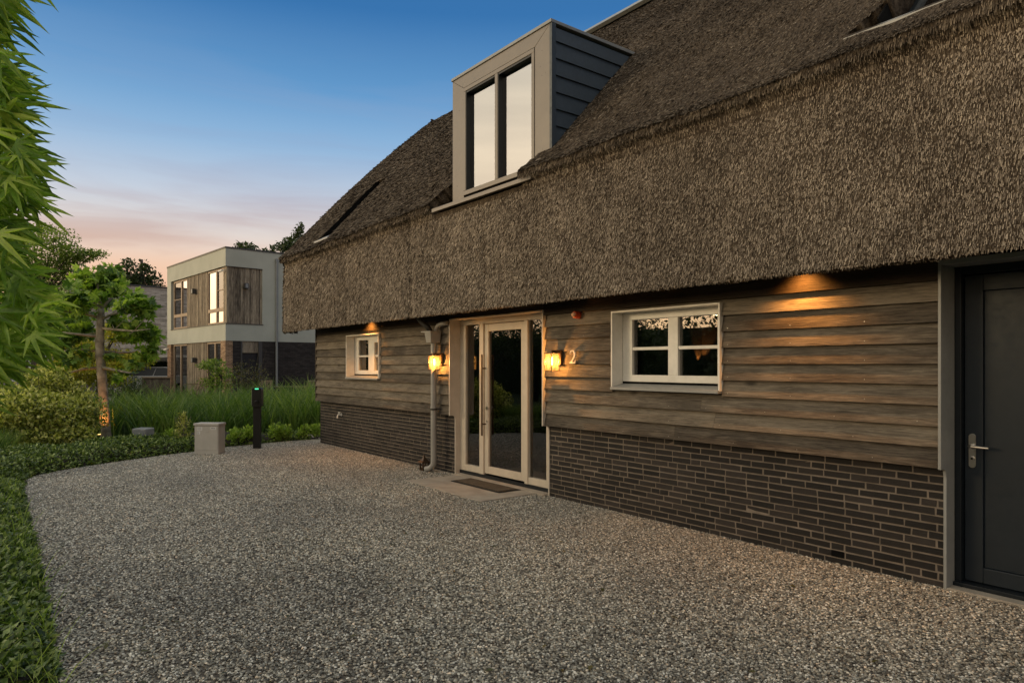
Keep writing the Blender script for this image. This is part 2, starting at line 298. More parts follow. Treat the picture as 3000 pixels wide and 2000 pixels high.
# ---------------------------------------------------------------- object helpers
def link(o, parent=None):
    C.objects.link(o)
    if parent is not None: o.parent = parent
    return o
def worldloc(p):
    v = Vector((0, 0, 0))
    while p is not None: v += p.location; p = p.parent
    return v
class MB:
    def __init__(s): s.v = []; s.f = []; s.a = []
    def add(s, vs, fs, rnd=None):
        n = len(s.v); s.v += [tuple(map(float, q)) for q in vs]; s.f += [tuple(i+n for i in f) for f in fs]
        s.a += [random.random() if rnd is None else rnd]*len(vs); return s
    def box(s, x0, x1, y0, y1, z0, z1, rnd=None):
        v = [(x, y, z) for z in (z0, z1) for y in (y0, y1) for x in (x0, x1)]
        return s.add(v, [(0, 2, 3, 1), (4, 5, 7, 6), (0, 1, 5, 4), (2, 6, 7, 3), (0, 4, 6, 2), (1, 3, 7, 5)], rnd)
    def obox(s, c, ax, ay, az, rnd=None):              # oriented box by centre and half axes
        c, ax, ay, az = map(np.array, (c, ax, ay, az))
        v = [c+i*ax+j*ay+k*az for k in (-1, 1) for j in (-1, 1) for i in (-1, 1)]
        return s.add(v, [(0, 2, 3, 1), (4, 5, 7, 6), (0, 1, 5, 4), (2, 6, 7, 3), (0, 4, 6, 2), (1, 3, 7, 5)], rnd)
    def bar(s, a, b, w, h=None, rnd=None):
        a, b = np.array(a, float), np.array(b, float); h = h or w; d = b-a; ln = np.linalg.norm(d); d /= ln
        up = np.array([0, 0, 1.]) if abs(d[2]) < .95 else np.array([1., 0, 0]); sd_ = np.cross(d, up); sd_ /= np.linalg.norm(sd_); up = np.cross(sd_, d)
        return s.obox((a+b)/2, d*ln/2, sd_*w/2, up*h/2, rnd)
    def xprism(s, prof, x0, x1, rnd=None):             # (y,z) polygon swept along x
        n = len(prof); v = [(x0, y, z) for y, z in prof]+[(x1, y, z) for y, z in prof]
        return s.add(v, [tuple(range(n))[::-1], tuple(range(n, 2*n))]+[(i, (i+1) % n, (i+1) % n+n, i+n) for i in range(n)], rnd)
    def yprism(s, prof, y0, y1, rnd=None):             # (x,z) polygon swept along y
        n = len(prof); v = [(x, y0, z) for x, z in prof]+[(x, y1, z) for x, z in prof]
        return s.add(v, [tuple(range(n)), tuple(range(n, 2*n))[::-1]]+[(i, i+n, (i+1) % n+n, (i+1) % n) for i in range(n)], rnd)
    def zprism(s, prof, z0, z1, rnd=None):
        n = len(prof); v = [(x, y, z0) for x, y in prof]+[(x, y, z1) for x, y in prof]
        return s.add(v, [tuple(range(n))[::-1], tuple(range(n, 2*n))]+[(i, (i+1) % n, (i+1) % n+n, i+n) for i in range(n)], rnd)
    def tube(s, pts, rad, seg=10, rnd=None, cap=True):
        pts = [np.array(p, float) for p in pts]; n = len(pts)
        if isinstance(rad, (int, float)): rad = [rad]*n
        vs = []; prev = None
        for i, p in enumerate(pts):
            d = (pts[min(i+1, n-1)]-pts[max(i-1, 0)]); d /= (np.linalg.norm(d)+1e-9)
            if prev is None:
                up = np.array([0, 0, 1.]) if abs(d[2]) < .9 else np.array([1., 0, 0])
                a = np.cross(d, up); a /= np.linalg.norm(a)
            else:
                a = prev-d*np.dot(prev, d); a /= (np.linalg.norm(a)+1e-9)
            prev = a; b = np.cross(d, a)
            for k in range(seg):
                q = 2*math.pi*k/seg; vs.append(p+(a*math.cos(q)+b*math.sin(q))*rad[i])
        fs = [(i*seg+k, i*seg+(k+1) % seg, (i+1)*seg+(k+1) % seg, (i+1)*seg+k) for i in range(n-1) for k in range(seg)]
        if cap: fs += [tuple(range(seg))[::-1], tuple((n-1)*seg+k for k in range(seg))]
        return s.add(vs, fs, rnd)
    def build(s, name, m, parent=None, bevel=0, smooth=False, local=False):
        me = bpy.data.meshes.new(name); off = np.array(worldloc(parent)) if (parent is not None and not local) else np.zeros(3)
        me.from_pydata([tuple(np.array(q)-off) for q in s.v], [], s.f); me.materials.append(m)
        at_ = me.attributes.new('rnd', 'FLOAT', 'POINT'); at_.data.foreach_set('value', s.a)
        if smooth: me.polygons.foreach_set('use_smooth', [True]*len(me.polygons))
        me.update(); o = bpy.data.objects.new(name, me); link(o, parent)
        if bevel:
            b = o.modifiers.new('bevel', 'BEVEL'); b.width = bevel; b.segments = 2; b.limit_method = 'ANGLE'; b.angle_limit = R(40)
        return o
def npmesh(name, V, F, m, parent=None, a=None, local=False, smooth=False):
    V = np.asarray(V, np.float32).reshape(-1, 3); F = np.asarray(F, np.int32); k = F.shape[1]
    if parent is not None and not local: V = V-np.array(worldloc(parent), np.float32)
    me = bpy.data.meshes.new(name); me.vertices.add(len(V)); me.vertices.foreach_set('co', V.ravel())
    me.loops.add(F.size); me.loops.foreach_set('vertex_index', F.ravel())
    me.polygons.add(len(F)); me.polygons.foreach_set('loop_start', np.arange(0, F.size, k, dtype=np.int32))
    try: me.polygons.foreach_set('loop_total', np.full(len(F), k, np.int32))
    except Exception: pass
    if smooth: me.polygons.foreach_set('use_smooth', np.ones(len(F), bool))
    if a is not None:
        at_ = me.attributes.new('rnd', 'FLOAT', 'POINT'); at_.data.foreach_set('value', np.asarray(a, np.float32).ravel())
    me.materials.append(m); me.update(calc_edges=True); me.validate()
    return link(bpy.data.objects.new(name, me), parent)
def thing(name, label, cat, loc=(0, 0, 0), rz=0, group=None):
    o = bpy.data.objects.new(name, None); C.objects.link(o); o.location = loc; o.rotation_euler = (0, 0, rz); o.empty_display_size = .1
    o['label'] = label; o['category'] = cat
    if group: o['group'] = group
    return o
def tag(o, label, cat, group=None):
    o['label'] = label; o['category'] = cat
    if group: o['group'] = group
    return o
def kind(o, k, label=None, cat=None):
    o['kind'] = k
    if label: o['label'] = label
    if cat: o['category'] = cat
    return o

# leaves ------------------------------------------------------------------
def tri_fan(outline, centre):
    V = [centre]+outline; n = len(outline)
    return np.array(V, float), np.array([(0, i, i+1) for i in range(1, n)]+[(0, n, 1)])
LEAF_S = (np.array([(0, 0, 0), (.26, .42, .07), (0, 1, -.08), (-.26, .42, .07)], float), np.array([(0, 1, 2), (0, 2, 3)]))
LEAF_N = (np.array([(0, 0, 0), (.13, .45, .04), (0, 1, -.1), (-.13, .45, .04)], float), np.array([(0, 1, 2), (0, 2, 3)]))
def lobed(angles, lens, notch, wf, droop, serr=False):
    out = []
    for i, (a, l) in enumerate(zip(angles, lens)):
        a = R(a)
        ps = [(-wf, .45), (-wf*.62, .72), (0, 1), (wf*.62, .72), (wf, .45)] if serr else [(-wf, .55), (0, 1), (wf, .55)]
        for (w, q) in ps:
            r_ = l*q; x = math.sin(a)*r_+math.cos(a)*w*l; y = math.cos(a)*r_-math.sin(a)*w*l
            out.append((x, y, -droop*(x*x+y*y)))
        if i < len(angles)-1:
            m_ = R((angles[i]+angles[i+1])/2); x = math.sin(m_)*notch; y = math.cos(m_)*notch; out.append((x, y, .02))
    out.append((0, -.03, 0))
    return tri_fan(out, (0, .05, 0))
LEAF_ACER = lobed([-112, -74, -37, 0, 37, 74, 112], [.42, .76, 1.0, 1.2, 1.0, .76, .42], .21, .066, .40, True)
LEAF_PLANE = lobed([-85, -42, 0, 42, 85], [.62, .85, 1., .85, .62], .45, .2, .18, False)
def unit(v): return v/(np.linalg.norm(v, axis=-1, keepdims=True)+1e-9)
def scatter(name, shape, pos, dirs, nrm_, size, m, parent=None, a=None, local=False):
    SV, SF = shape; n = len(pos); pos = np.asarray(pos, float)
    d_ = unit(np.asarray(dirs, float)); s_ = unit(np.cross(d_, nrm_)); n_ = np.cross(s_, d_)
    size = np.asarray(size, float).reshape(-1, 1, 1)*np.ones((n, 1, 1))
    V = pos[:, None, :]+size*(SV[None, :, 0:1]*s_[:, None, :]+SV[None, :, 1:2]*d_[:, None, :]+SV[None, :, 2:3]*n_[:, None, :])
    F = SF[None]+(np.arange(n)*len(SV))[:, None, None]
    if a is None: a = rng.random(n)
    A = np.repeat(np.asarray(a, float), len(SV))
    return npmesh(name, V.reshape(-1, 3), F.reshape(-1, SF.shape[1]), m, parent, A, local)
def rdir(n, up=0., spread=1.):
    v = rng.normal(size=(n, 3))*spread; v[:, 2] += up; return unit(v)
def blob(n, c, r, shell=.55):
    d_ = unit(rng.normal(size=(n, 3))); q = (shell+(1-shell)*rng.random((n, 1)))*np.where(rng.random((n, 1)) < .25, rng.random((n, 1)), 1)
    return np.array(c)+d_*q*np.array(r)
def blades(name, base, h, w, lean, m, parent=None, seg=5, a=None, bend=.5):
    n = len(base); ang = rng.random(n)*2*math.pi; ld = np.stack([np.cos(ang), np.sin(ang), np.zeros(n)], 1)
    wa = rng.random(n)*math.pi; wd = np.stack([np.cos(wa), np.sin(wa), np.zeros(n)], 1)
    q = np.linspace(0, 1, seg+1)
    h = np.asarray(h).reshape(-1, 1); lean = np.asarray(lean).reshape(-1, 1)
    V = np.zeros((n, seg+1, 2, 3))
    for i, t_ in enumerate(q):
        off = ld*(lean*h*(t_*.35+bend*t_**2.4)); z_ = h*t_*(1-.25*bend*lean*t_**2)
        p = base+off; p = p.copy(); p[:, 2] = base[:, 2]+z_[:, 0]
        ww = w*(1-.96*t_**1.6)/2
        V[:, i, 0] = p-wd*ww; V[:, i, 1] = p+wd*ww
    F = np.array([(2*i, 2*i+1, 2*i+3, 2*i+2) for i in range(seg)])
    FF = F[None]+(np.arange(n)*(seg+1)*2)[:, None, None]
    if a is None: a = rng.random(n)
    return npmesh(name, V.reshape(-1, 3), FF.reshape(-1, 4), m, parent, np.repeat(a, (seg+1)*2))

# ================================================================ GROUND
g = MB(); g.add([(-400, -400, -.03), (400, -400, -.03), (400, 400, -.03), (-400, 400, -.03)], [(0, 1, 2, 3)])
kind(g.build('ground', M_LAWN), 'structure')
EDGE = [(3.5, .30), (-4.1, .29), (-6.3, .33), (-9.5, .345), (-10.7, .37), (-11.5, .41), (-11.95, .56), (-12.3, .85), (-12.75, 1.5), (-13.25, 2.4), (-13.5, 3.05), (-13.87, 3.66), (-14.0, 4.3), (-14.15, 5.0), (-14.1, 5.46)]
GRAV = EDGE+[(3.5, 5.46)]
g = MB(); g.add([(x, y, 0) for x, y in GRAV], [tuple(range(len(GRAV)))[::-1]])
m, t, b = mat('gravel_bed', (.1, .09, .08), .9, 0, .2)
vo = t.nodes.new('ShaderNodeTexVoronoi'); vo.inputs['Scale'].default_value = 62; L(t, t.nodes.new('ShaderNodeTexCoord').outputs['Object'], vo.inputs['Vector'])
r = ramp(t, [(0, (.03, .027, .024)), (.5, (.09, .08, .07)), (1, (.2, .185, .16))], vo.outputs['Color']); L(t, r.outputs[0], b.inputs['Base Color']); bump(t, b, vo.outputs['Distance'], -1., .02)
kind(g.build('gravel_bed', m), 'structure')

# pebbles: geometry-node stuff spread over the same outline
m, t, b = mat('pebble', (.2, .18, .16), .62, 0, .35)
oi = t.nodes.new('ShaderNodeObjectInfo')
r = ramp(t, [(0, (.055, .055, .052)), (.2, (.12, .12, .112)), (.42, (.19, .188, .17)), (.62, (.27, .265, .235)), (.8, (.38, .37, .33)), (.93, (.60, .59, .54)), (1, (.80, .79, .74))], oi.outputs['Random'])
big = noise(t, .55, t.nodes.new('ShaderNodeNewGeometry').outputs['Position'], 4)
c = mixc(t, 1., r.outputs[0], ramp(t, [(.35, (.80, .78, .76)), (.65, (1.12, 1.07, 1.0))], big).outputs[0], 'MULTIPLY')
rd = ramp(t, [(0, (.92, .98, 1.04)), (.6, (1, 1, 1)), (.88, (1.06, 1, .92)), (1, (1.14, .97, .86))], math_n(t, 'FRACT', math_n(t, 'MULTIPLY', oi.outputs['Random'], 37.7)))
c = mixc(t, 1., c, rd.outputs[0], 'MULTIPLY')
L(t, c, b.inputs['Base Color']); M_PEB = m
def gravel_nodes():
    ng = bpy.data.node_groups.new('pebble_scatter', 'GeometryNodeTree')
    ng.interface.new_socket('Geometry', in_out='INPUT', socket_type='NodeSocketGeometry'); ng.interface.new_socket('Geometry', in_out='OUTPUT', socket_type='NodeSocketGeometry')
    nd = ng.nodes; gi = nd.new('NodeGroupInput'); go = nd.new('NodeGroupOutput')
    pos = nd.new('GeometryNodeInputPosition'); ln = nd.new('ShaderNodeVectorMath'); ln.operation = 'LENGTH'; ng.links.new(pos.outputs[0], ln.inputs[0])
    mr = nd.new('ShaderNodeMapRange'); ng.links.new(ln.outputs['Value'], mr.inputs['Value'])
    mr.inputs['From Min'].default_value = 4.; mr.inputs['From Max'].default_value = 11.; mr.inputs['To Min'].default_value = 8600; mr.inputs['To Max'].default_value = 3200
    dp = nd.new('GeometryNodeDistributePointsOnFaces'); ng.links.new(gi.outputs[0], dp.inputs['Mesh']); ng.links.new(mr.outputs[0], dp.inputs['Density'])
    ico = nd.new('GeometryNodeMeshIcoSphere'); ico.inputs['Radius'].default_value = 1.; ico.inputs['Subdivisions'].default_value = 2
    sp = nd.new('GeometryNodeSetPosition'); nz = nd.new('ShaderNodeTexNoise'); nz.inputs['Scale'].default_value = .9
    sb = nd.new('ShaderNodeVectorMath'); sb.operation = 'SUBTRACT'; sb.inputs[1].default_value = (.5, .5, .5); ng.links.new(nz.outputs['Color'], sb.inputs[0])
    ms = nd.new('ShaderNodeVectorMath'); ms.operation = 'SCALE'; ms.inputs['Scale'].default_value = 1.2; ng.links.new(sb.outputs[0], ms.inputs[0])
    ng.links.new(ico.outputs['Mesh'], sp.inputs['Geometry']); ng.links.new(ms.outputs[0], sp.inputs['Offset'])
    ss = nd.new('GeometryNodeSetShadeSmooth'); ng.links.new(sp.outputs[0], ss.inputs[0])
    sm = nd.new('GeometryNodeSetMaterial'); sm.inputs['Material'].default_value = M_PEB; ng.links.new(ss.outputs[0], sm.inputs['Geometry'])
    io = nd.new('GeometryNodeInstanceOnPoints'); ng.links.new(dp.outputs['Points'], io.inputs['Points']); ng.links.new(sm.outputs[0], io.inputs['Instance'])
    rr = nd.new('FunctionNodeRandomValue'); rr.data_type = 'FLOAT_VECTOR'; rr.inputs[0].default_value = (-.5, -.5, 0); rr.inputs[1].default_value = (.5, .5, 6.28)
    ng.links.new(rr.outputs[0], io.inputs['Rotation'])
    rs = nd.new('FunctionNodeRandomValue'); rs.data_type = 'FLOAT_VECTOR'; rs.inputs[0].default_value = (.0054, .0044, .0032); rs.inputs[1].default_value = (.0122, .0092, .0066)
    mr2 = nd.new('ShaderNodeMapRange'); ng.links.new(ln.outputs['Value'], mr2.inputs['Value'])
    mr2.inputs['From Min'].default_value = 4.; mr2.inputs['From Max'].default_value = 12.; mr2.inputs['To Min'].default_value = 1.0; mr2.inputs['To Max'].default_value = 1.45
    sc_ = nd.new('ShaderNodeVectorMath'); sc_.operation = 'SCALE'; ng.links.new(rs.outputs[0], sc_.inputs[0])
    # position is evaluated on the points
    ng.links.new(mr2.outputs[0], sc_.inputs['Scale']); ng.links.new(sc_.outputs[0], io.inputs['Scale'])
    ng.links.new(io.outputs[0], go.inputs[0]); return ng
g = MB(); 
vis = [(x, y, .004) for x, y in EDGE if x < 0]; vis = [(1.6, .30, .004)]+vis+[(1.6, 5.43, .004)]
g.add(vis, [tuple(range(len(vis)))[::-1]])
pb = g.build('gravel', M_PEB); md = pb.modifiers.new('pebbles', 'NODES'); md.node_group = gravel_nodes()
kind(pb, 'stuff', 'grey and beige pebbles covering the whole driveway', 'gravel')

# paving by the far corner of the house
g = MB(); g.box(-15.3, -13.5, 5.46, 9.5, -.03, .012); g.box(-14.1, -13.5, 5.40, 5.455, -.03, .012)
kind(g.build('path', M_SLAB, bevel=.004), 'structure')
g = MB(); g.add([(-60, 2.5, -.018), (-27, 4.6, -.018), (-27, 30, -.018), (-60, 30, -.018)], [(0, 1, 2, 3)])
kind(g.build('far_driveway', M_PAVE), 'structure')

# ================================================================ THATCHED HOUSE
HX0, HX1 = -13.5, 3.2
house = thing('thatched_house', 'thatched house with grey wooden siding on a dark brick plinth', 'house', (-6, 5.42, 0))
# --- plinth bricks
BR = MB(); MO = MB()
def brick_field(x0, x1, ztop=.93, y=5.42):
    z = .0; row = 0
    while z < ztop:
        x = x0 - random.choice([0, .055, .11, .165])
        while x < x1:
            L_ = .208 if random.random() < .84 else .100
            a, b_ = max(x, x0), min(x+L_, x1)
            if b_-a > .03:
                j = lambda s_=.0022: random.uniform(-s_, s_)
                yy = y+random.uniform(-.003, .002)
                if not (abs(z-.0577) < .02 and -2.83 < a+.03 < -2.70):
                    BR.add([(a+j(), yy+.09, z+j()), (b_+j(), yy+.09, z+j()), (a+j(), yy+j(), z+j()), (b_+j(), yy+j(), z+j()),
                            (a+j(), yy+.09, z+.0455+j()), (b_+j(), yy+.09, z+.0455+j()), (a+j(), yy+j(), z+.0455+j()), (b_+j(), yy+j(), z+.0455+j())],
                           [(0, 1, 3, 2)[::-1], (4, 5, 7, 6), (2, 3, 7, 6), (0, 2, 6, 4), (1, 5, 7, 3)])
            x += L_+.0135
        z += .0577; row += 1
    MO.box(x0, x1, y+.0035, y+.1, -.05, ztop+.02)
brick_field(-13.47, -8.375); brick_field(-6.295, -1.965)
brick_field(-.85, HX1)
pl = BR.build('plinth', M_BRICK, house); MO.build('mortar', M_MORTAR, pl)
v_ = MB(); v_.box(-2.80, -2.70, 5.416, 5.422, .056, .106); v_.build('air_vent', M_HOLE, pl)
# gable-end plinth
g = MB(); g.box(-13.47, -13.37, 5.53, 11.9, -.05, .93); g.build('gable_plinth', M_FARBRICK, house)
# --- siding
SD = MB()
holes = [(-11.965, -10.63, 1.335, 2.145), (-5.155, -3.78, 1.33, 2.17)]
NL = MB(); f_n = lambda zb, dy: 5.328+.028/.16*.036+dy
def siding(x0, x1):
    for k in range(9):
        rowr = random.random(); zb = .868+k*.1478; zt = zb+.160
        cuts = [x0, x1]
        if x1-x0 > 3: 
            cuts.append(x0+random.uniform(.3, .7)*(x1-x0))
        cuts = sorted(cuts)
        segs = list(zip(cuts[:-1], cuts[1:]))
        for h in holes:
            new = []
            for sg in segs:
                if len(sg) > 2: new.append(sg); continue
                a, b_ = sg
                if h[1] <= a or h[0] >= b_ or zt <= h[2]+.02 or zb >= h[3]-.01: new.append((a, b_)); continue
                if zb < h[2]-.02 or zt > h[3]+.02:
                    # board partly beside the opening: keep full where it clears, notch by splitting
                    if zb < h[2]-.02: new.append((a, b_, 'lo', h)); continue
                    new.append((a, b_, 'hi', h)); continue
                if h[0]-a > .02: new.append((a, h[0]))
                if b_-h[1] > .02: new.append((h[1], b_))
            segs = new
        for sg in segs:
            a, b_ = sg[0]+.0008, sg[1]-.0008; rn = np.clip(rowr+random.uniform(-.06, .06), 0, 1); dy = random.uniform(-.002, .002)
            def piece(xa, xb, z0, z1):
                if xb-xa < .01 or z1-z0 < .01: return
                f = lambda z: 5.328+(z-zb)/.16*.036+dy
                n = max(1, int((xb-xa)/.5))
                for q in range(1):
                    SD.xprism([(f(z0), z0), (f(z1), z1), (f(z1)+.02, z1), (f(z0)+.022, z0)], xa, xb, rn)
            if len(sg) == 2:
                piece(a, b_, zb, zt)
                xn = a+.06
                while xn < b_-.03:
                    NL.tube([(xn, f_n(zb, dy)-.0005, zb+.028), (xn, f_n(zb, dy)+.004, zb+.028)], .0028, 6); xn += .61
            else:
                h = sg[3]
                if sg[2] == 'lo':
                    piece(a, min(b_, h[0]), zb, zt); piece(max(a, h[1]), b_, zb, zt); piece(max(a, h[0]), min(b_, h[1]), zb, h[2])
                else:
                    piece(a, min(b_, h[0]), zb, zt); piece(max(a, h[1]), b_, zb, zt); piece(max(a, h[0]), min(b_, h[1]), h[3], zt)
for a_, b_ in ((-13.50, -8.385), (-6.285, -1.975), (-.83, HX1)): SD = MB(); NL = MB(); siding(a_, b_); w_ = SD.build('wall', M_SIDING, house); kind(NL.build('nail_head', M_STEEL, w_), 'stuff')
g = MB(); g.box(-13.52, -13.50, 5.33, 11.95, .87, 2.6)         # corner board and gable siding
g.build('gable_siding', M_SIDING, house)
g = MB()                                                       # structural wall behind the boards, with the openings left open
def solid(x0, x1, z0, z1): g.box(x0, x1, 5.40, 5.60, z0, z1)
pass
solid(-13.45, -11.97, .95, 2.5); solid(-11.97, -10.62, .95, 1.33); solid(-11.97, -10.62, 2.15, 2.5); solid(-10.62, -8.39, .95, 2.5)
solid(-8.39, -6.28, 2.26, 2.5); solid(-6.28, -5.16, .95, 2.5); solid(-5.16, -3.77, .95, 1.32); solid(-5.16, -3.77, 2.18, 2.5); solid(-3.77, -1.98, .95, 2.5)
solid(-1.98, -.82, 2.32, 2.5); solid(-.82, HX1, .95, 2.5)
g.build('inner_wall', M_DARK, house)
g = MB(); g.box(-13.45, HX1, 11.8, 11.9, -.05, 2.9); g.box(HX1-.1, HX1, 5.62, 11.79, -.05, 4.2); g.build('rear_wall', M_SIDING, house)
g = MB(); g.box(-13.85, HX1, 5.0, 5.39, 2.46, 2.49); g.build('soffit', M_SOFFIT, house)
g = MB(); g.box(-13.44, HX1-.11, 5.61, 11.79, 2.50, 2.56); g.box(-13.44, HX1-.11, 5.61, 11.79, -.02, .03)
g.box(-13.44, HX1-.11, 8.0, 8.1, .03, 2.5); g.box(-8.9, -8.8, 5.61, 8.0, .03, 2.5); g.box(-6.1, -6.0, 5.61, 8.0, .03, 2.5)
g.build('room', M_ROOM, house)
g = MB()
for a_, b_ in ((-13.5, -8.39), (-6.28, -1.98), (-.83, HX1)): g = MB(); g.xprism([(5.318, 2.198), (5.345, 2.5), (5.37, 2.5), (5.37, 2.198)], a_, b_); g.build('frieze_board', M_FRIEZE_SHADE, house)
g = MB(); g.box(-8.388, -6.282, 5.31, 5.36, 2.262, 2.5); g.build('frieze_board', M_FRIEZE_SHADE, house)
# --- thatch
TX0, TX1 = -13.98, 3.3
EAVE, FOLDZ = 2.275, 3.78
prof_pts = [(5.34, 2.52), (5.15, 2.51), (4.98, 2.44), (4.89, 2.285), (4.853, 2.30), (4.85, 2.45), (4.853, 2.9), (4.862, 3.3), (4.875, 3.52), (4.878, 3.62), (4.845, 3.69), (4.79, 3.745), (4.795, 3.80), (4.88, 3.88)]
for i in range(1, 15):
    y = 4.90+(8.42-4.90)*i/14.; prof_pts.append((y, 3.83+(y-4.85)+.12*math.sin(math.pi*(y-4.85)/3.6)))
prof_pts.append((8.56, 7.40)); prof_pts.append((8.9, 7.1)); prof_pts += [(12.4, 3.6)]
pp = np.array(prof_pts); seg = np.linalg.norm(np.diff(pp, axis=0), axis=1); cum = np.concatenate([[0], np.cumsum(seg)])
NS = 210; ST = np.concatenate([np.linspace(0, cum[29], NS), np.linspace(cum[29], cum[-1], 6)[1:]])
def prof(s_): return np.stack([np.interp(s_, cum, pp[:, 0]), np.interp(s_, cum, pp[:, 1])], -1)
from mathutils import noise as mn
def waves(x, s_):
    a = .020*mn.noise(Vector((x*.9, s_*.7, 1.3)))+.012*mn.noise(Vector((x*3.1, s_*1.6, 5)))+.005*mn.noise(Vector((x*11, s_*5, 9)))
    for gx, dep in ((-8.75, .030), (-12.5, .018), (-6.9, .014), (-5.2, .012), (-10.4, .010)):
        a -= dep*math.exp(-((x-gx-.06*math.sin(s_*2))/.07)**2)*(1 if cum[4] < s_ < cum[11] else .2)
    return a
def in_hole(x, y, z):
    if z > 3.64 and y < 6.5:
        k = min(1, max(0, (y-4.85)/.4))
        if -8.10+.27*k < x < -6.09+.29*k and y < 6.45-0.0: return True
    if -12.45 < x < -11.85 and 4.93 < y < 6.2 and z > 3.84: return True
    if -2.48+.18*min(1, max(0, (y-5.0)/.25)) < x < -.9 and 4.98 < y < 6.3 and z > 3.84: return True
    return False
NXs = np.arange(TX0, TX1+.01, .06)
prf = prof(ST); dpr = unit(np.gradient(prf, axis=0)); nor = np.stack([-dpr[:, 1], dpr[:, 0]], -1)   # outward normal in (y,z)
V = np.zeros((len(NXs), len(ST), 3))
for i, x in enumerate(NXs):
    rnd_end = .0
    for j, s_ in enumerate(ST):
        w = waves(x, s_); V[i, j] = (x, prf[j, 0]+nor[j, 0]*w, prf[j, 1]+nor[j, 1]*w)
F = []
for i in range(len(NXs)-1):
    for j in range(len(ST)-1):
        c = (V[i, j]+V[i+1, j+1])/2
        if in_hole(*c): continue
        a = i*len(ST)+j; F.append((a, a+len(ST), a+len(ST)+1, a+1))
thatch = npmesh('thatch', V.reshape(-1, 3), F, M_THATCH, house, smooth=True)
sdm = thatch.modifiers.new('thickness', 'SOLIDIFY'); sdm.thickness = .28; sdm.offset = -1
vg = thatch.vertex_groups.new(name='thick')
co = np.zeros(len(thatch.data.vertices)*3, np.float32); thatch.data.vertices.foreach_get('co', co); co = co.reshape(-1, 3)+np.array(worldloc(house), np.float32)
wt = np.clip((co[:, 2]-2.75)/.3, 0, 1)
for k_w in range(6):
    sel = np.where(np.round(wt*5) == k_w)[0]; vg.add([int(q) for q in sel], k_w/5., 'REPLACE')
sdm.vertex_group = 'thick'; sdm.thickness_vertex_group = .02
# which side is out? normals follow the face winding; flip if they point inward
nn = np.cross(V[1, 60]-V[0, 60], V[0, 61]-V[0, 60])
if nn[1] > 0 or nn[2] < -0.1: sdm.offset = 1
# reeds
def straws(name, s0, s1, dens, length, width, lift, m, xr=(TX0, 2.0)):
    A = (xr[1]-xr[0])*(s1-s0); n = int(A*dens)
    x = rng.random(n)*(xr[1]-xr[0])+xr[0]; s_ = rng.random(n)*(s1-s0)+s0
    dist = np.hypot(x, 5.2); keep = rng.random(n) < np.clip((5.2/dist)**.75, .3, 1); x, s_, dist = x[keep], s_[keep], dist[keep]
    p2 = prof(s_); e = 1e-3; tg = unit(prof(s_+e)-prof(s_-e)); n2 = np.stack([-tg[:, 1], tg[:, 0]], -1)
    keep = np.array([not in_hole(a, b[0], b[1]) for a, b in zip(x, p2)]); x, s_, dist, p2, tg, n2 = (q[keep] for q in (x, s_, dist, p2, tg, n2))
    n = len(x); k = np.clip((dist/5.5)**.62, 1, 2.0)
    T = np.stack([np.zeros(n), -tg[:, 0], -tg[:, 1]], -1); Nn = np.stack([np.zeros(n), n2[:, 0], n2[:, 1]], -1)
    lf = np.radians(lift[0]+(lift[1]-lift[0])*rng.random(n))[:, None]
    D = T*np.cos(lf)+Nn*np.sin(lf); D[:, 0] += rng.normal(size=n)*.11; D = unit(D)
    Ln = (length*(.6+.8*rng.random(n))*k)[:, None]; Wd = (width*(.7+.6*rng.random(n))*k)[:, None]
    wv = np.array([waves(a, b) for a, b in zip(x, s_)])[:, None]
    base = np.stack([x, p2[:, 0], p2[:, 1]], -1)+Nn*(wv-.006)-D*Ln*.25
    sdv = unit(np.cross(D, Nn)+Nn*rng.normal(size=(n, 1))*.5)
    tip = base+D*Ln
    Vv = np.stack([base-sdv*Wd/2, base+sdv*Wd/2, tip+sdv*Wd/2, tip-sdv*Wd/2], 1)
    Fv = np.arange(n*4).reshape(n, 4)
    return npmesh(name, Vv.reshape(-1, 3), Fv, m, thatch, np.repeat(rng.random(n)**1.25, 4))
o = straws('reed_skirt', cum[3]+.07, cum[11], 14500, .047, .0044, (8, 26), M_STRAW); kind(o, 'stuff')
o = straws('reed_slope', cum[11], cum[27], 6500, .065, .0048, (4, 15), M_STRAW_SHADE); kind(o, 'stuff')
o = straws('reed_lip', cum[10], cum[13], 6000, .06, .005, (8, 22), M_STRAW_SHADE); kind(o, 'stuff')
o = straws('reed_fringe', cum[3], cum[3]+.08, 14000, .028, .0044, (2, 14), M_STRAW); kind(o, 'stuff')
# reeds of the verge at the left gable end
n = 26000; s_ = rng.random(n)*(cum[28]-cum[3])+cum[3]; p2 = prof(s_); e = 1e-3; tg = unit(prof(s_+e)-prof(s_-e)); n2 = np.stack([-tg[:, 1], tg[:, 0]], -1); q = rng.random(n)**2*.28
base = np.stack([np.full(n, TX0), p2[:, 0]-n2[:, 0]*q, p2[:, 1]-n2[:, 1]*q], -1)
D = unit(np.stack([-.5-.5*rng.random(n), -tg[:, 0], -tg[:, 1]], -1)+rng.normal(size=(n, 3))*.2)
sdv = unit(np.cross(D, rng.normal(size=(n, 3)))); tip = base+D*.08
Vv = np.stack([base-sdv*.008, base+sdv*.008, tip+sdv*.008, tip-sdv*.008], 1)
kind(npmesh('reed_verge', Vv.reshape(-1, 3), np.arange(n*4).reshape(n, 4), M_STRAW_SHADE, thatch, np.repeat(rng.random(n), 4)), 'stuff')
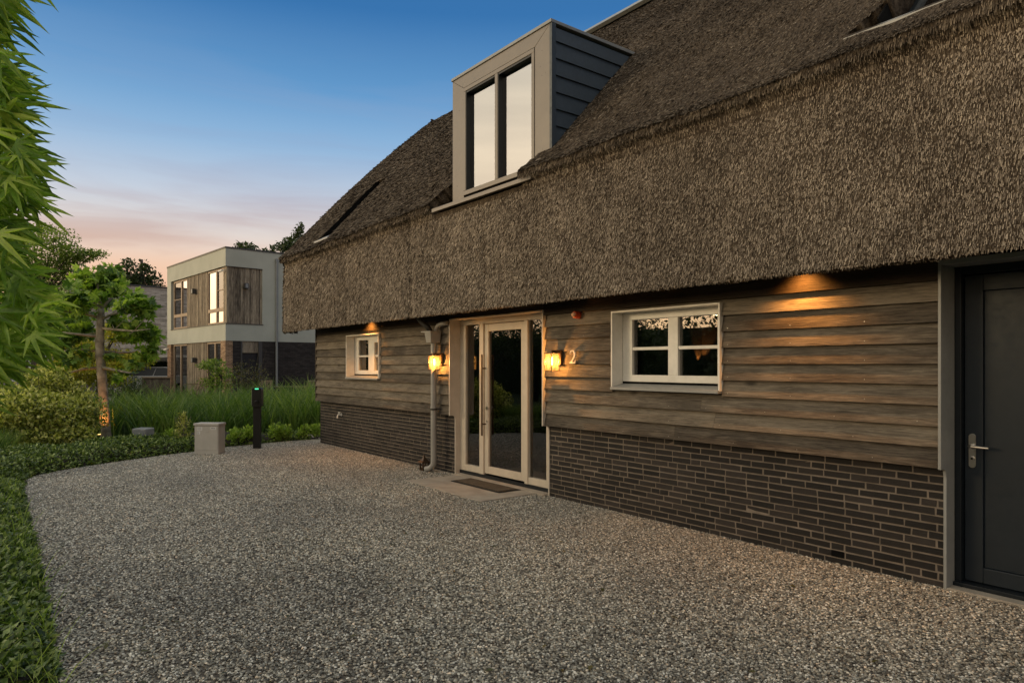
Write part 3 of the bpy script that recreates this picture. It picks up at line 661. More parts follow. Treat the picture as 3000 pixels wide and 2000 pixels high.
# gable closing under the thatch
g = MB(); g.add([(-13.6, y, z) for y, z in [(5.3, 2.5), (5.3, 3.7), (8.5, 6.95), (11.8, 3.7), (11.8, 2.5)]]+[(-13.5, y, z) for y, z in [(5.3, 2.5), (5.3, 3.7), (8.5, 6.95), (11.8, 3.7), (11.8, 2.5)]],
              [(0, 1, 2, 3, 4), (9, 8, 7, 6, 5)]+[(i, (i+1) % 5, (i+1) % 5+5, i+5) for i in range(5)]); g.build('gable', M_SOFFIT, house)
# ridge cap
g = MB()
x = -12.55
while x < TX1:
    g.xprism([(8.30, 7.41), (8.43, 7.535), (8.53, 7.56), (8.63, 7.535), (8.76, 7.41), (8.70, 7.38), (8.53, 7.50), (8.36, 7.38)], x, x+.34); x += .345
g.build('ridge_cap', M_CAP, house)
# vent pipe stub under the left eave corner
g = MB(); g.tube([(-13.72, 5.0, 2.285), (-13.72, 5.0, 2.235)], .04, 12); g.build('verge_stub', M_BLACKPIPE, house)

# --- recessed roof windows (box set into the thatch)
def roof_window(x0, x1, y0, y1, sill):
    zr = lambda y: 3.83+(y-4.85)+.12*math.sin(math.pi*(y-4.85)/3.6)
    inn = np.array([0, math.sin(R(46)), -math.cos(R(46))])*.27; up = unit(np.array([0, y1-y0, zr(y1)-zr(y0)]))
    A = np.array([x0, y0, zr(y0)])+inn; B = np.array([x1, y0, zr(y0)])+inn; Cc = np.array([x1, y1, zr(y1)])+inn; D = np.array([x0, y1, zr(y1)])+inn
    X = np.array([1., 0, 0]); Nn = unit(-inn)
    g = MB(); w = .07
    g.obox((A+D)/2+X*w/2+Nn*.03, X*w/2, unit(D-A)*np.linalg.norm(D-A)/2, Nn*.03); g.obox((B+Cc)/2-X*w/2+Nn*.03, X*w/2, unit(D-A)*np.linalg.norm(D-A)/2, Nn*.03)
    ln = (x1-x0)/2-w
    g.obox((A+B)/2+up*w/2+Nn*.03, X*ln, up*w/2, Nn*.03); g.obox((Cc+D)/2-up*w/2+Nn*.03, X*ln, up*w/2, Nn*.03)
    fr = g.build('roof_window', M_BLACKFRAME, house)
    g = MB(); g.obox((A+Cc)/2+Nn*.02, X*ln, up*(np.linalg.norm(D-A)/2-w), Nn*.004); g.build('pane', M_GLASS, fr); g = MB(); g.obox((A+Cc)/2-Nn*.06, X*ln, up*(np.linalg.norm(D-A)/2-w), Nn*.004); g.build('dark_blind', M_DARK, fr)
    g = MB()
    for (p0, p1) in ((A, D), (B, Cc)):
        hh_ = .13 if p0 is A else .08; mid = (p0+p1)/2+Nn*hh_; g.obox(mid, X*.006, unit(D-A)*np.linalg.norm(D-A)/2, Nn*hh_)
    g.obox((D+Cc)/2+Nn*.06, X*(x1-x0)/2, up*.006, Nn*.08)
    g.build('reveal_lining', M_HOLE, fr)  # black lining carries the shade of the recess in its colour
    a, b_, c_, d_ = sill
    z0_ = zr(c_); g = MB(); g.xprism([(c_-.03, z0_-.03), (c_-.03, z0_+.0), (d_-.02, z0_+.10), (d_+.05, z0_+.10), (d_+.05, z0_-.03)], a, b_); g.build('window_sill', M_GREYPANEL, fr)
roof_window(-12.45, -11.85, 5.0, 6.2, (-12.50, -11.85, 4.93, 5.1))
roof_window(-2.30, -.9, 5.10, 6.3, (-2.47, -.9, 4.98, 5.16))

# --- dormer
DF = 5.0; zt = 5.42
g = MB()
fx0, fx1, wx0, wx1, wz0, wz1 = -7.81, -5.79, -7.535, -6.068, 3.83, 5.245
g.yprism([(fx0, 3.80), (wx0-.003, 3.80), (wx0-.003, wz1+.003), (fx0, zt)], DF, DF+.06)
g.yprism([(wx1+.003, 3.80), (fx1, 3.80), (fx1, zt), (wx1+.003, wz1+.003)], DF, DF+.06)
g.yprism([(wx0-.003, wz1+.0075), (wx1+.003, wz1+.0075), (fx1-.003, zt), (fx0+.003, zt)], DF, DF+.06)
dorm = g.build('dormer', M_BRONZE, house, bevel=.003); dorm['label'] = 'taupe framed dormer with two tall panes'
g = MB()
g.box(wx0, wx1, DF-.008, DF+.09, wz1-.05, wz1); g.box(wx0, wx1, DF-.008, DF+.09, wz0, wz0+.06)
g.box(wx0, wx0+.05, DF-.008, DF+.09, wz0+.06, wz1-.05); g.box(wx1-.05, wx1, DF-.008, DF+.09, wz0+.06, wz1-.05); g.box(-6.835, -6.775, DF-.008, DF+.09, wz0+.06, wz1-.05)
g.build('window_frame', M_BRONZE, dorm, bevel=.004)
g = MB()
for a, b_ in ((wx0+.05, -6.835), (-6.775, wx1-.05)):
    g = MB(); g.box(a, a+.012, DF+.0, DF+.08, wz0+.06, wz1-.05); g.box(b_-.012, b_, DF+.02, DF+.08, wz0+.06, wz1-.05)
    g.box(a+.012, b_-.012, DF+.0, DF+.08, wz1-.075, wz1-.05)
    g.build('sash', M_BLACKFRAME, dorm)
for a, b_ in ((wx0+.062, -6.847), (-6.763, wx1-.062)):
    g = MB(); g.box(a, b_, DF+.062, DF+.068, wz0+.06, wz1-.075); g.build('pane', M_GLASSCOAT, dorm)
g = MB(); g.box(wx0+.05, wx1-.05, DF+.17, DF+.18, wz0, wz1); g.build('roller_blind', M_CURTAIN, dorm)
g = MB(); g.xprism([(DF-.20, 3.665), (DF-.20, 3.715), (DF-.01, 3.79), (DF+.04, 3.79), (DF+.04, 3.70)], -8.03, -5.9); g.build('window_sill', M_BRONZE, dorm, bevel=.004)
g = MB()
for s_, xx in ((1, fx1), (-1, fx0)):      # lapped boards on the right cheek, and the left
    g = MB()
    for k in range(8):
        zb = 3.9+k*.19
        z2 = min(zb+.195, zt-.03)
        if z2 <= zb: continue
        g.add([(xx, DF+.061, z2), (xx, 6.9, z2), (xx+s_*.0, 6.9, zb), (xx+s_*.0, DF+.061, zb), (xx+s_*.006, DF+.061, z2), (xx+s_*.006, 6.9, z2), (xx+s_*.026, 6.9, zb), (xx+s_*.026, DF+.061, zb)],
              [(0, 1, 2, 3), (7, 6, 5, 4), (0, 4, 5, 1), (3, 2, 6, 7), (0, 3, 7, 4), (1, 5, 6, 2)])
    g.build('cheek_cladding', M_SLATE, dorm)
g = MB(); g.box(fx0+.01, fx1-.01, DF+.062, 6.9, 3.7, zt-.04); 
g.build('dormer_core', M_DARK, dorm) if False else None
g = MB(); g.box(fx0-.015, fx1+.03, DF-.015, 6.95, zt+.002, zt+.04); g.build('dormer_roof', M_CAP, dorm, bevel=.004)
g = MB(); g.box(fx1-.012, fx1+.028, DF-.002, DF+.058, 3.8, zt-.001); g.build('corner_trim', M_SLATE, dorm)

# --- windows in the wooden wall
def casement(x0, x1, z0, z1, panes, bar_z, curtain, label):
    """outer opening in the siding; frame plane at y=5.47"""
    y0 = 5.305; yf = 5.47; t_ = .018
    g = MB()
    g.box(x0-t_, x0, y0, yf, z0, z1+t_); g.box(x1, x1+t_, y0, yf, z0, z1+t_); g.box(x0, x1, y0, yf, z1, z1+t_)
    fr = g.build('window', M_WHITE, house, bevel=.002); fr['label'] = label
    g = MB(); g.xprism([(y0-.02, z0-.02), (y0-.02, z0+.006), (yf+.01, z0+.045), (yf+.01, z0-.02)], x0-.012, x1+.012); g.build('window_sill', M_GREYPANEL, fr, bevel=.002)
    fz0 = z0+.065; g = MB(); yb = yf+.07
    g.box(x0, x1, yf, yb, fz0, fz0+.072); g.box(x0, x1, yf, yb, z1-.075, z1)
    xs = [x0]+[q for p_ in panes for q in p_]+[x1]
    for a, b_ in zip(xs[::2], xs[1::2]): g.box(a, b_, yf, yb, fz0+.072, z1-.075)
    g.build('frame', M_WHITE, fr, bevel=.004)
    for a, b_ in panes:
        g = MB(); g.box(a, b_, yf+.008, yb-.01, bar_z[0], bar_z[1]); g.build('glazing_bar', M_WHITE, fr, bevel=.003)
        for q0_, q1_ in ((fz0+.072, bar_z[0]), (bar_z[1], z1-.075)): g = MB(); g.box(a, b_, yf+.035, yf+.041, q0_, q1_); g.build('pane', M_GLASS, fr)
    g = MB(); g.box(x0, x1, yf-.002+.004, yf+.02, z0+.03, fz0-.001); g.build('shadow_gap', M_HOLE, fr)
    g = MB(); g.box(x0-.05, x1+.05, 5.56, 5.75, fz0-.03, fz0+.0); g.build('inner_sill', M_WHITE, fr)
    if curtain:
        n_ = 40; g = MB(); pts = [(x0-.1+(x1-x0+.2)*i/n_, 5.585+.010*math.sin(i*1.1)) for i in range(n_+1)]
        g.add([(a, b_, .95) for a, b_ in pts]+[(a, b_, 2.35) for a, b_ in pts], [(i, i+1, i+n_+2, i+n_+1) for i in range(n_)]); g.build('curtain', M_CURTAIN, fr)
    return fr
w1 = casement(-11.945, -10.65, 1.36, 2.125, [(-11.77, -11.36), (-11.10, -10.80)], (1.741, 1.772), True, 'small white casement window with pale curtains')
g = MB(); g.box(-11.178, -11.10, 5.458, 5.469, 1.44, 2.05); g.box(-10.80, -10.73, 5.458, 5.469, 1.44, 2.05); g.box(-11.10, -10.80, 5.458, 5.469, 1.44, 1.497); g.box(-11.10, -10.80, 5.458, 5.469, 2.05-.055, 2.05); g.build('casement_sash', M_WHITE, w1, bevel=.003)
w2 = casement(-5.135, -3.80, 1.355, 2.152, [(-5.0, -4.515), (-4.39, -3.925)], (1.753, 1.786), False, 'white four-pane window beside the house number')

# --- entrance
ex0, ex1, ez1 = -8.368, -6.302, 2.245
g = MB()                                                      # stepped side panels, seen edge-on
for s_, xx in ((-1, ex0), (1, ex1)):
    xa, xb = (xx-.02, xx) if s_ < 0 else (xx, xx+.02)
    prf_ = [(5.305, .862), (5.305, ez1+.015), (5.56, ez1+.015), (5.56, .0), (5.405, .0), (5.405, .80), (5.398, .838), (5.378, .858), (5.345, .862)]
    g.xprism(prf_[::-1], xa, xb)
g.box(ex0+.001, ex1-.001, 5.300, 5.56, ez1-.002, ez1+.014)
ent = g.build('entrance', M_REVEAL, house, bevel=.002); ent['label'] = 'cream glazed front entrance with side lights'
k_ = lambda x: x*.9786
g = MB(); yf = 5.485; yb = 5.56; zf0 = .075
g.box(ex0, ex1, yf, yb, ez1-.075, ez1-.003)
for a, b_ in ((ex0, -8.225), (-7.86, -7.765), (-6.85, -6.785), (-6.43, ex1)): g.box(a, b_, yf-(.0 if a != -6.85 and a != -7.86 else .012), yb, zf0, ez1-.075)
g.box(-8.225, -7.86, yf, yb, zf0, zf0+.09); g.box(-6.785, -6.43, yf, yb, zf0, zf0+.09)
g.build('entrance_frame', M_CREAM, ent, bevel=.004)
for a, b_ in ((-8.225, -7.86), (-6.785, -6.43)): g = MB(); g.box(a, b_, yf+.035, yf+.041, zf0+.09, ez1-.075); g.build('side_light_pane', M_GLASS, ent)
g = MB(); g.box(ex0, ex1, yf-.005, yf+.11, .02, zf0-.002); g.build('threshold', M_BLACKFRAME, ent)
g = MB(); x = ex0+.03
while x < ex1-.05: g.box(x, min(x+.41, ex1-.02), 5.36, 5.475, -.02, .03); x += .415
g.build('door_step', M_SLAB, ent, bevel=.004)
g = MB(); dx0, dx1, dz0, dz1, dy = -7.762, -6.853, .095, ez1-.082, 5.495
g.box(dx0, dx0+.09, dy, dy+.06, dz0, dz1); g.box(dx1-.09, dx1, dy, dy+.06, dz0, dz1); g.box(dx0+.09, dx1-.09, dy, dy+.06, dz0, dz0+.10); g.box(dx0+.09, dx1-.09, dy, dy+.06, dz1-.10, dz1)
door = g.build('front_door', M_CREAM, house, bevel=.004)
g = MB(); g.box(dx0+.09, dx1-.09, dy+.028, dy+.034, dz0+.10, dz1-.10); g.build('pane', M_GLASS, door)
g = MB(); hx = -7.735; g.tube([(hx, 5.43, .62), (hx, 5.43, 1.74)], .013, 14)
for z_ in (.78, 1.55): g.tube([(hx, 5.43, z_), (hx, dy, z_)], .009, 10)
g.build('pull_handle', M_BRASS, door, smooth=False)
g = MB(); g.tube([(-7.70, dy, 1.00), (-7.70, dy-.012, 1.00)], .024, 16); g.build('lock_cylinder', M_STEEL, door); g = MB(); g.tube([(-7.70, dy, .82), (-7.70, dy-.01, .82)], .012, 12); g.build('lock_button', M_STEEL, door)
g = MB(); g.tube([(-6.318+.0*math.cos(a), 5.395+.026*math.cos(a), 1.19+.062*math.sin(a)) for a in np.linspace(0, 2*math.pi, 21)], .006, 8, cap=False); g.build('bell_pull', M_STEEL, ent)

# --- right-hand black door
g = MB(); rx = -1.958; rz = 2.30
g.xprism([(5.305, .862), (5.305, rz+.0), (5.545, rz+.0), (5.545, 0), (5.40, 0), (5.40, .80), (5.39, .845), (5.36, .862)][::-1], rx-.02, rx)
g.xprism([(5.305, .862), (5.305, rz+.0), (5.545, rz+.0), (5.545, 0), (5.40, 0), (5.40, .80), (5.39, .845), (5.36, .862)][::-1], -.86, -.84)
g.box(rx-.02, -.84, 5.305, 5.545, rz+.001, rz+.035)
gs = g.build('side_entrance', M_GREYPANEL, house, bevel=.002); gs['label'] = 'grey panelled surround of the black side door'
g = MB(); g.box(rx+.001, rx+.042, 5.545, 5.66, .03, rz); g.box(-.90, -.861, 5.545, 5.66, .03, rz); g.box(rx+.042, -.90, 5.545, 5.66, rz-.055, rz); g.box(rx+.001, -.861, 5.51, 5.66, .008, .045); g.build('door_frame', M_BLACKFRAME, gs, bevel=.003)
g = MB(); g.box(rx+.0, -.86, 5.40, 5.505, -.02, .02); g.build('door_step', M_SLAB, gs, bevel=.004)
g = MB(); a, b_ = rx+.045, -.905; y0 = 5.60
g.box(a, a+.115, y0, y0+.05, .05, rz-.06); g.box(b_-.115, b_, y0, y0+.05, .05, rz-.06); g.box(a+.115, b_-.115, y0, y0+.05, .05, .16); g.box(a+.115, b_-.115, y0, y0+.05, rz-.175, rz-.06)
g.box(a+.115, b_-.115, y0+.02, y0+.045, .16, rz-.175)
bd = g.build('side_door', M_BLACKDOOR, house, bevel=.005); bd['label'] = 'closed black panel door with steel lever'
hp = []
for k in range(25):
    q = 2*math.pi*k/24; hp.append((math.cos(q)*.022, (.10 if math.sin(q) > 0 else -.10)+math.sin(q)*.022))
g = MB(); g.yprism([(-1.862+x, .985+z) for x, z in hp[:-1]], y0-.012, y0-.0005); 
g.tube([(-1.862, y0-.005, 1.02), (-1.862, y0-.055, 1.02), (-1.85, y0-.062, 1.02), (-1.80, y0-.062, 1.018), (-1.745, y0-.060, 1.016)], [.013, .012, .012, .011, .009], 12)
g.tube([(-1.862, y0-.01, .93), (-1.862, y0-.020, .93)], .017, 16); g.build('door_handle', M_STEEL, bd, bevel=.001)
g = MB(); g.tube([(-1.862, y0-.0205, .93), (-1.862, y0-.022, .93)], .007, 10); g.build('keyhole', M_HOLE, bd)

# --- downpipe
px, py, pr = -8.722, 5.25, .043
g = MB(); g.tube([(px, py, 1.93), (px, py, .20), (px-.004, py, .13), (px-.03, py-.015, .085), (px-.075, py-.035, .055), (px-.13, py-.055, .045)], pr, 20)
g.tube([(px, py, .985), (px, py, .93)], pr+.005, 20); 
dp = g.build('downpipe', M_PIPE, house, smooth=True)
m_ = dp.modifiers.new('es', 'EDGE_SPLIT'); m_.split_angle = R(50)
g = MB(); g.tube([(px, py, .955), (px, py, .93)], pr+.011, 20); g.tube([(px+.03, py+.02, .942), (px+.05, 5.35, .942)], .012, 8); g.build('pipe_bracket', M_BLACKPIPE, dp)
g = MB(); v0 = [(-8.79, 5.165), (-8.655, 5.165), (-8.655, 5.32), (-8.79, 5.32)]; v1 = [(-8.81, 5.145), (-8.635, 5.145), (-8.635, 5.325), (-8.81, 5.325)]
g.add([(x, y, 1.925) for x, y in v0]+[(x, y, 2.075) for x, y in v1], [(3, 2, 1, 0), (4, 5, 6, 7)]+[(i, (i+1) % 4, (i+1) % 4+4, i+4) for i in range(4)])
g.box(-8.90, -8.625, 5.135, 5.326, 2.076, 2.096); g.build('hopper', M_PIPE, dp, bevel=.003)
g = MB(); g.tube([(-8.73, 5.2, 2.09), (-8.75, 5.17, 2.15), (-8.83, 5.10, 2.24), (-8.86, 5.07, 2.30), (-8.865, 5.065, 2.42)], .04, 16); g.build('inlet_elbow', M_BLACKPIPE, dp, smooth=True)
g = MB(); g.tube([(-8.68, 5.27, 2.09), (-8.675, 5.27, 2.13), (-8.64, 5.275, 2.175), (-8.56, 5.28, 2.195), (-8.39, 5.285, 2.20)], .032, 16); g.build('overflow_elbow', M_PIPE, dp, smooth=True)

# ================================================================ THINGS ON THE WALL
def light(name, typ, loc, e, col, parent, size=.02, rot=None, spot=None, blend=.5):
    l = bpy.data.lights.new(name, typ); l.energy = e; l.color = col
    l.shadow_soft_size = size
    o = bpy.data.objects.new(name, l); link(o, parent); o.location = Vector(loc)-worldloc(parent)
    if rot: o.rotation_euler = rot
    if spot: l.spot_size = spot; l.spot_blend = blend
    return o
def wall_lantern(cx, label):
    cy = 5.195; z0, z1 = 1.525, 1.735; h = .058
    t_ = thing('wall_lantern', label, 'wall lamp', (cx, 5.30, z0), 0, 'wall lanterns either side of the front door')
    g = MB(); w = .006
    for sx in (-1, 1):
        for sy in (-1, 1): g.box(cx+sx*h-w/2, cx+sx*h+w/2, cy+sy*h-w/2, cy+sy*h+w/2, z0+.006, z1-.006)
    g.box(cx-h-.004, cx+h+.004, cy-h-.004, cy+h+.004, z0, z0+.0055); 
    g.build('lantern_frame', M_BRASS, t_)
    g = MB(); g.box(cx-h-.006, cx+h+.006, cy-h-.006, cy+h+.006, z1-.0055, z1+.004); g.box(cx-.04, cx+.04, cy-.04, cy+.10, z1+.0045, z1+.035); g.build('lantern_top', M_BRASS, t_, bevel=.002)
    g = MB(); g.box(cx-.045, cx+.045, 5.285, 5.318, 1.60, 1.775); g.build('back_plate', M_BRASS, t_, bevel=.002)
    g = MB()
    for sx in (-1, 1): g.box(cx+sx*(h-.002)-.001, cx+sx*(h-.002)+.001, cy-h+.004, cy+h-.004, z0+.007, z1-.007)
    for sy in (-1, 1): g.box(cx-h+.004, cx+h-.004, cy+sy*(h-.002)-.001, cy+sy*(h-.002)+.001, z0+.007, z1-.007)
    g.build('glass', M_GLASSCLEAR, t_)
    g = MB(); g.tube([(cx, cy, z1-.006), (cx, cy, z1-.05)], .013, 12); sk = g.build('lamp_socket', M_BRASS, t_)
    g = MB(); g.tube([(cx, cy, z1-.05), (cx, cy, z1-.065), (cx, cy, z1-.095), (cx, cy, z1-.125), (cx, cy, z1-.138)], [.008, .009, .010, .009, .003], 12); g.build('bulb', M_BULB, t_, smooth=True)
    light('lantern_light', 'POINT', (cx, cy-.0, z1-.10), 42, (1, .45, .11), t_, .016)
    return t_
wall_lantern(-8.612, 'glowing square glass lantern beside the grey downpipe, left of the front door')
wall_lantern(-5.990, 'glowing square glass lantern beside the number 2, right of the front door')

# house number: a swelling stroke cut from flat metal
g = MB(); cx, cz = -5.742, 1.612
st = [(-.046, .112, .006), (-.040, .130, .008), (-.018, .146, .008), (.008, .145, .010), (.028, .128, .014), (.032, .104, .015), (.022, .074, .012), (.0, .044, .009), (-.026, .020, .008), (-.046, .010, .008)]
pts = []
for i, (x, z, w) in enumerate(st):
    a = np.array(st[max(i-1, 0)][:2]); b_ = np.array(st[min(i+1, len(st)-1)][:2]); d_ = (b_-a)/np.linalg.norm(b_-a); nr = np.array([-d_[1], d_[0]]); pts.append((np.array([x, z])+nr*w, np.array([x, z])-nr*w))
for (a, b_), (c_, d_) in zip(pts[:-1], pts[1:]): g.yprism([(cx+q[0], cz+q[1]) for q in (a, b_, d_, c_)], 5.292, 5.306)
g.yprism([(cx-.052, cz+.0), (cx+.040, cz+.0), (cx+.050, cz+.040), (cx+.044, cz+.040), (cx+.032, cz+.018), (cx-.052, cz+.018)], 5.2905, 5.307)
g.box(cx+.02, cx+.028, 5.306, 5.335, cz+.10, cz+.108); g.box(cx-.02, cx-.012, 5.306, 5.34, cz+.006, cz+.014)
tag(g.build('house_number', M_CAB), 'white metal number 2 on the wooden wall beside the right lantern', 'house number')
al = thing('alarm_beacon', 'small orange alarm beacon high on the wooden wall above the house number', 'alarm light', (-5.69, 5.335, 2.165))
g = MB(); g.tube([(-5.69, 5.34, 2.165), (-5.69, 5.30, 2.165), (-5.69, 5.27, 2.165), (-5.69, 5.262, 2.165)], [.043, .043, .040, .033], 24); g.build('beacon_body', M_ORANGE, al, smooth=False, bevel=.002)
g = MB(); g.tube([(-5.69, 5.263, 2.165), (-5.69, 5.252, 2.165), (-5.69, 5.240, 2.165), (-5.69, 5.235, 2.165)], [.029, .027, .018, .006], 20); g.build('beacon_lens', M_LENS, al, smooth=True)
tp = thing('outdoor_tap', 'small pale tap on the dark brick plinth under the small window', 'tap', (-12.42, 5.42, .63))
g = MB(); g.tube([(-12.42, 5.43, .64), (-12.42, 5.35, .64), (-12.42, 5.335, .61), (-12.42, 5.335, .575)], .014, 10); g.build('spout', M_WHITE, tp)
g = MB(); g.box(-12.45, -12.39, 5.36, 5.385, .675, .69); g.tube([(-12.42, 5.372, .64), (-12.42, 5.372, .68)], .008, 8); g.tube([(-12.42, 5.43, .64), (-12.42, 5.41, .64)], .03, 12); g.build('tap_handle', M_WHITE, tp)
def downlight(x, e, label):
    t_ = thing('downlight', label, 'downlight', (x, 5.20, 2.45), 0, 'downlights under the thatched eave')
    g = MB(); a = np.linspace(0, 2*math.pi, 21); g.tube([(x+.045*math.cos(q), 5.20+.045*math.sin(q), 2.447) for q in a], .008, 8, cap=False); g.build('trim_ring', M_STEEL, t_)
    g = MB(); g.tube([(x, 5.20, 2.459), (x, 5.20, 2.452)], .038, 18); g.build('lens', M_SPOTLENS, t_)
    light('downlight_beam', 'SPOT', (x, 5.20, 2.448), e, (1, .40, .08), t_, .05, (R(4), 0, 0), R(122), 1.)
downlight(-10.95, 150, 'lit downlight in the soffit above the small window')
downlight(-2.98, 130, 'lit downlight in the soffit above the wooden wall left of the black side door')

# inside the big window
lp = thing('interior_wall_lamp', 'orange up-and-down wall lamp seen inside through the four-pane window', 'wall lamp', (-5.95, 7.93, 1.55))
g = MB(); g.box(-6.02, -5.90, 7.90, 7.98, 1.50, 1.60); g.build('lamp_body', M_DARK, lp, bevel=.005)
light('lamp_up', 'SPOT', (-5.96, 7.9, 1.61), 9, (1, .36, .08), lp, .01, (R(180-8), 0, 0), R(65), .4); light('lamp_down', 'SPOT', (-5.96, 7.9, 1.49), 9, (1, .36, .08), lp, .01, (R(8), 0, 0), R(65), .4)
fg = thing('cone_ornament', 'small silvery cone-shaped ornament on the sill inside the four-pane window', 'ornament', (-4.03, 5.68, 1.42))
g = MB(); g.tube([(-4.03, 5.68, 1.42), (-4.03, 5.68, 1.435), (-4.03, 5.68, 1.50), (-4.03, 5.68, 1.60), (-4.03, 5.68, 1.66), (-4.03, 5.68, 1.67)], [.055, .05, .034, .018, .016, .004], 14); g.build('ornament_body', M_STEEL, fg)
g = MB(); g.tube([(-4.03, 5.68, 1.672), (-4.03, 5.68, 1.69), (-4.03, 5.68, 1.70)], [.01, .012, .003], 10); g.build('ornament_top', M_STEEL, fg)
g = MB(); g.tube([(-4.94+.045*math.cos(q), 5.66, 1.47+.045*math.sin(q)) for q in np.linspace(0, 2*math.pi, 25)], .004, 8, cap=False)
tag(g.build('ring_ornament', M_STEEL), 'thin wire ring standing on the sill inside the left pane', 'ornament')

# ================================================================ AT THE DOOR
g = MB(); g.box(-8.30, -7.412, 4.555, 5.352, -.03, .018, .3); tag(g.build('stone_slab', M_SLAB, bevel=.004), 'left concrete slab of the pair before the front door', 'paving slab', 'slabs before the front door')
g = MB(); g.box(-7.405, -6.49, 4.54, 5.352, -.03, .019, .6); tag(g.build('stone_slab', M_SLAB, bevel=.004), 'right concrete slab of the pair before the front door, mostly under the doormat', 'paving slab', 'slabs before the front door')
dm = thing('doormat', 'brown coir doormat with black border lying before the front door', 'doormat', (-7.3, 5.2, .02))
g = MB(); g.box(-7.86, -6.76, 5.0, 5.345, .0195, .027); g.build('rubber_border', M_RUBBER, dm, bevel=.003)
g = MB(); g.box(-7.83, -6.79, 5.03, 5.315, .0275, .036); g.build('coir_pad', M_MAT, dm, bevel=.004)
pg = thing('garden_lantern', 'small dark pagoda lantern on the gravel at the foot of the downpipe', 'lantern', (-8.98, 5.24, 0))
g = MB(); cx, cy = -8.98, 5.24
g.box(cx-.055, cx+.055, cy-.055, cy+.055, 0, .015)
for sx in (-1, 1):
    for sy in (-1, 1): g.box(cx+sx*.043-.008, cx+sx*.043+.008, cy+sy*.043-.008, cy+sy*.043+.008, .015, .13)
g.box(cx-.038, cx+.038, cy-.038, cy+.038, .0155, .05)
g.build('lantern_body', M_BRASS, pg)
g = MB(); rr = [(.085, .128), (.080, .136), (.045, .155), (.024, .185), (.010, .215), (.012, .222), (.003, .245)]
vs_ = []; 
for r_, z in rr: vs_ += [(cx+sx*r_, cy+sy*r_, z) for sx, sy in ((-1, -1), (1, -1), (1, 1), (-1, 1))]
g.add(vs_, [(3, 2, 1, 0)]+[(i*4+k, i*4+(k+1) % 4, (i+1)*4+(k+1) % 4, (i+1)*4+k) for i in range(len(rr)-1) for k in range(4)]+[tuple(len(rr)*4-4+k for k in range(4))]); g.build('lantern_roof', M_BRASS, pg)

# ================================================================ UTILITY THINGS ON THE GRAVEL EDGE
# charging post
q0 = np.array([-13.27, 4.09]); ang = math.atan2(RT[1], RT[0])+.10
cp = thing('charging_post', 'black car charging post with a green light strip on top at the gravel edge', 'charger', (q0[0], q0[1], 0), ang)
g = MB(); g.box(-.066, .066, -.05, .05, -.02, .80); g.build('post', M_POST, cp, bevel=.004, local=True)
rr_ = [];  hw, r0 = .088, .045
for (ccx, ccz, a0) in ((hw-r0, 1.165-r0, 0), (-hw+r0, 1.165-r0, 90), (-hw+.03, .80+.03, 180), (hw-.03, .80+.03, 270)):
    rad = r0 if a0 < 180 else .03
    for k in range(6): a = R(a0+k*18); rr_.append((ccx+rad*math.cos(a), ccz+rad*math.sin(a)))
g = MB(); g.yprism([(x+.014, z) for x, z in rr_], -.10, .06); hd = g.build('charger_head', M_POST, cp, bevel=.006, local=True)
g = MB(); g.box(-.015, .05, -.104, -.1005, 1.135, 1.152); g.build('light_strip', M_GREENLED, cp, local=True)
g = MB(); g.tube([(.02, -.10, .90), (.02, -.135, .895), (.02, -.145, .89)], [.036, .034, .026], 18); g.box(-.05, .085, -.112, -.1005, .965, .975); g.build('socket', M_RUBBER, cp, bevel=.002, local=True)
g = MB(); g.box(-.077, -.0745, -.098, .058, .84, 1.12); g.build('side_trim', M_CAB, cp, local=True)
# cabinet
q0 = P(617, 1328, 12.3); ang = math.atan2(RT[1], RT[0])-.08
cb = thing('utility_cabinet', 'pale grey plastic utility cabinet with stickers standing on the gravel edge', 'cabinet', (q0[0], q0[1], 0), ang)
g = MB(); g.box(-.235, .21, -.12, .12, .0, .515); g.build('cabinet_body', M_CAB, cb, bevel=.006, local=True)
g = MB(); g.box(-.195, .20, -.128, -.1205, .075, .505); g.box(-.235, .21, -.126, -.1205, .005, .068); g.build('cabinet_door', M_CAB, cb, bevel=.003, local=True)
g = MB(); g.box(-.25, .225, -.14, .13, .516, .555); g.build('cabinet_lid', M_CAB, cb, bevel=.008, local=True)
for (a, b_, c_, d_) in ((-.185, -.085, .43, .49), (-.185, -.125, .36, .415), (.065, .170, .445, .490)):
    g = MB(); g.box(a, b_, -.1305, -.1285, c_, d_); sk = g.build('sticker', M_STICKER, cb, local=True)
    g = MB()
    if a > 0:
        x = a+.012
        for w in (.009, .007, .009, .008, .003, .009, .007): g.box(x, x+w, -.1312, -.1307, c_+.013, d_-.013); x += w+.004
    else:
        for k in range(3):
            z = d_-.014-k*.016; g.box(a+.008, b_-.012-random.random()*.02, -.1312, -.1307, z, z+.005)
    g.build('lettering', M_INK, sk, local=True)
g = MB(); g.tube([(.008+.03*math.cos(q), -.129, .425+.03*math.sin(q)) for q in np.linspace(math.pi, 2*math.pi, 13)], .004, 8); g.tube([(.008, -.127, .425), (.008, -.131, .425)], .026, 18); g.build('cabinet_lock', M_CAB, cb, local=True)
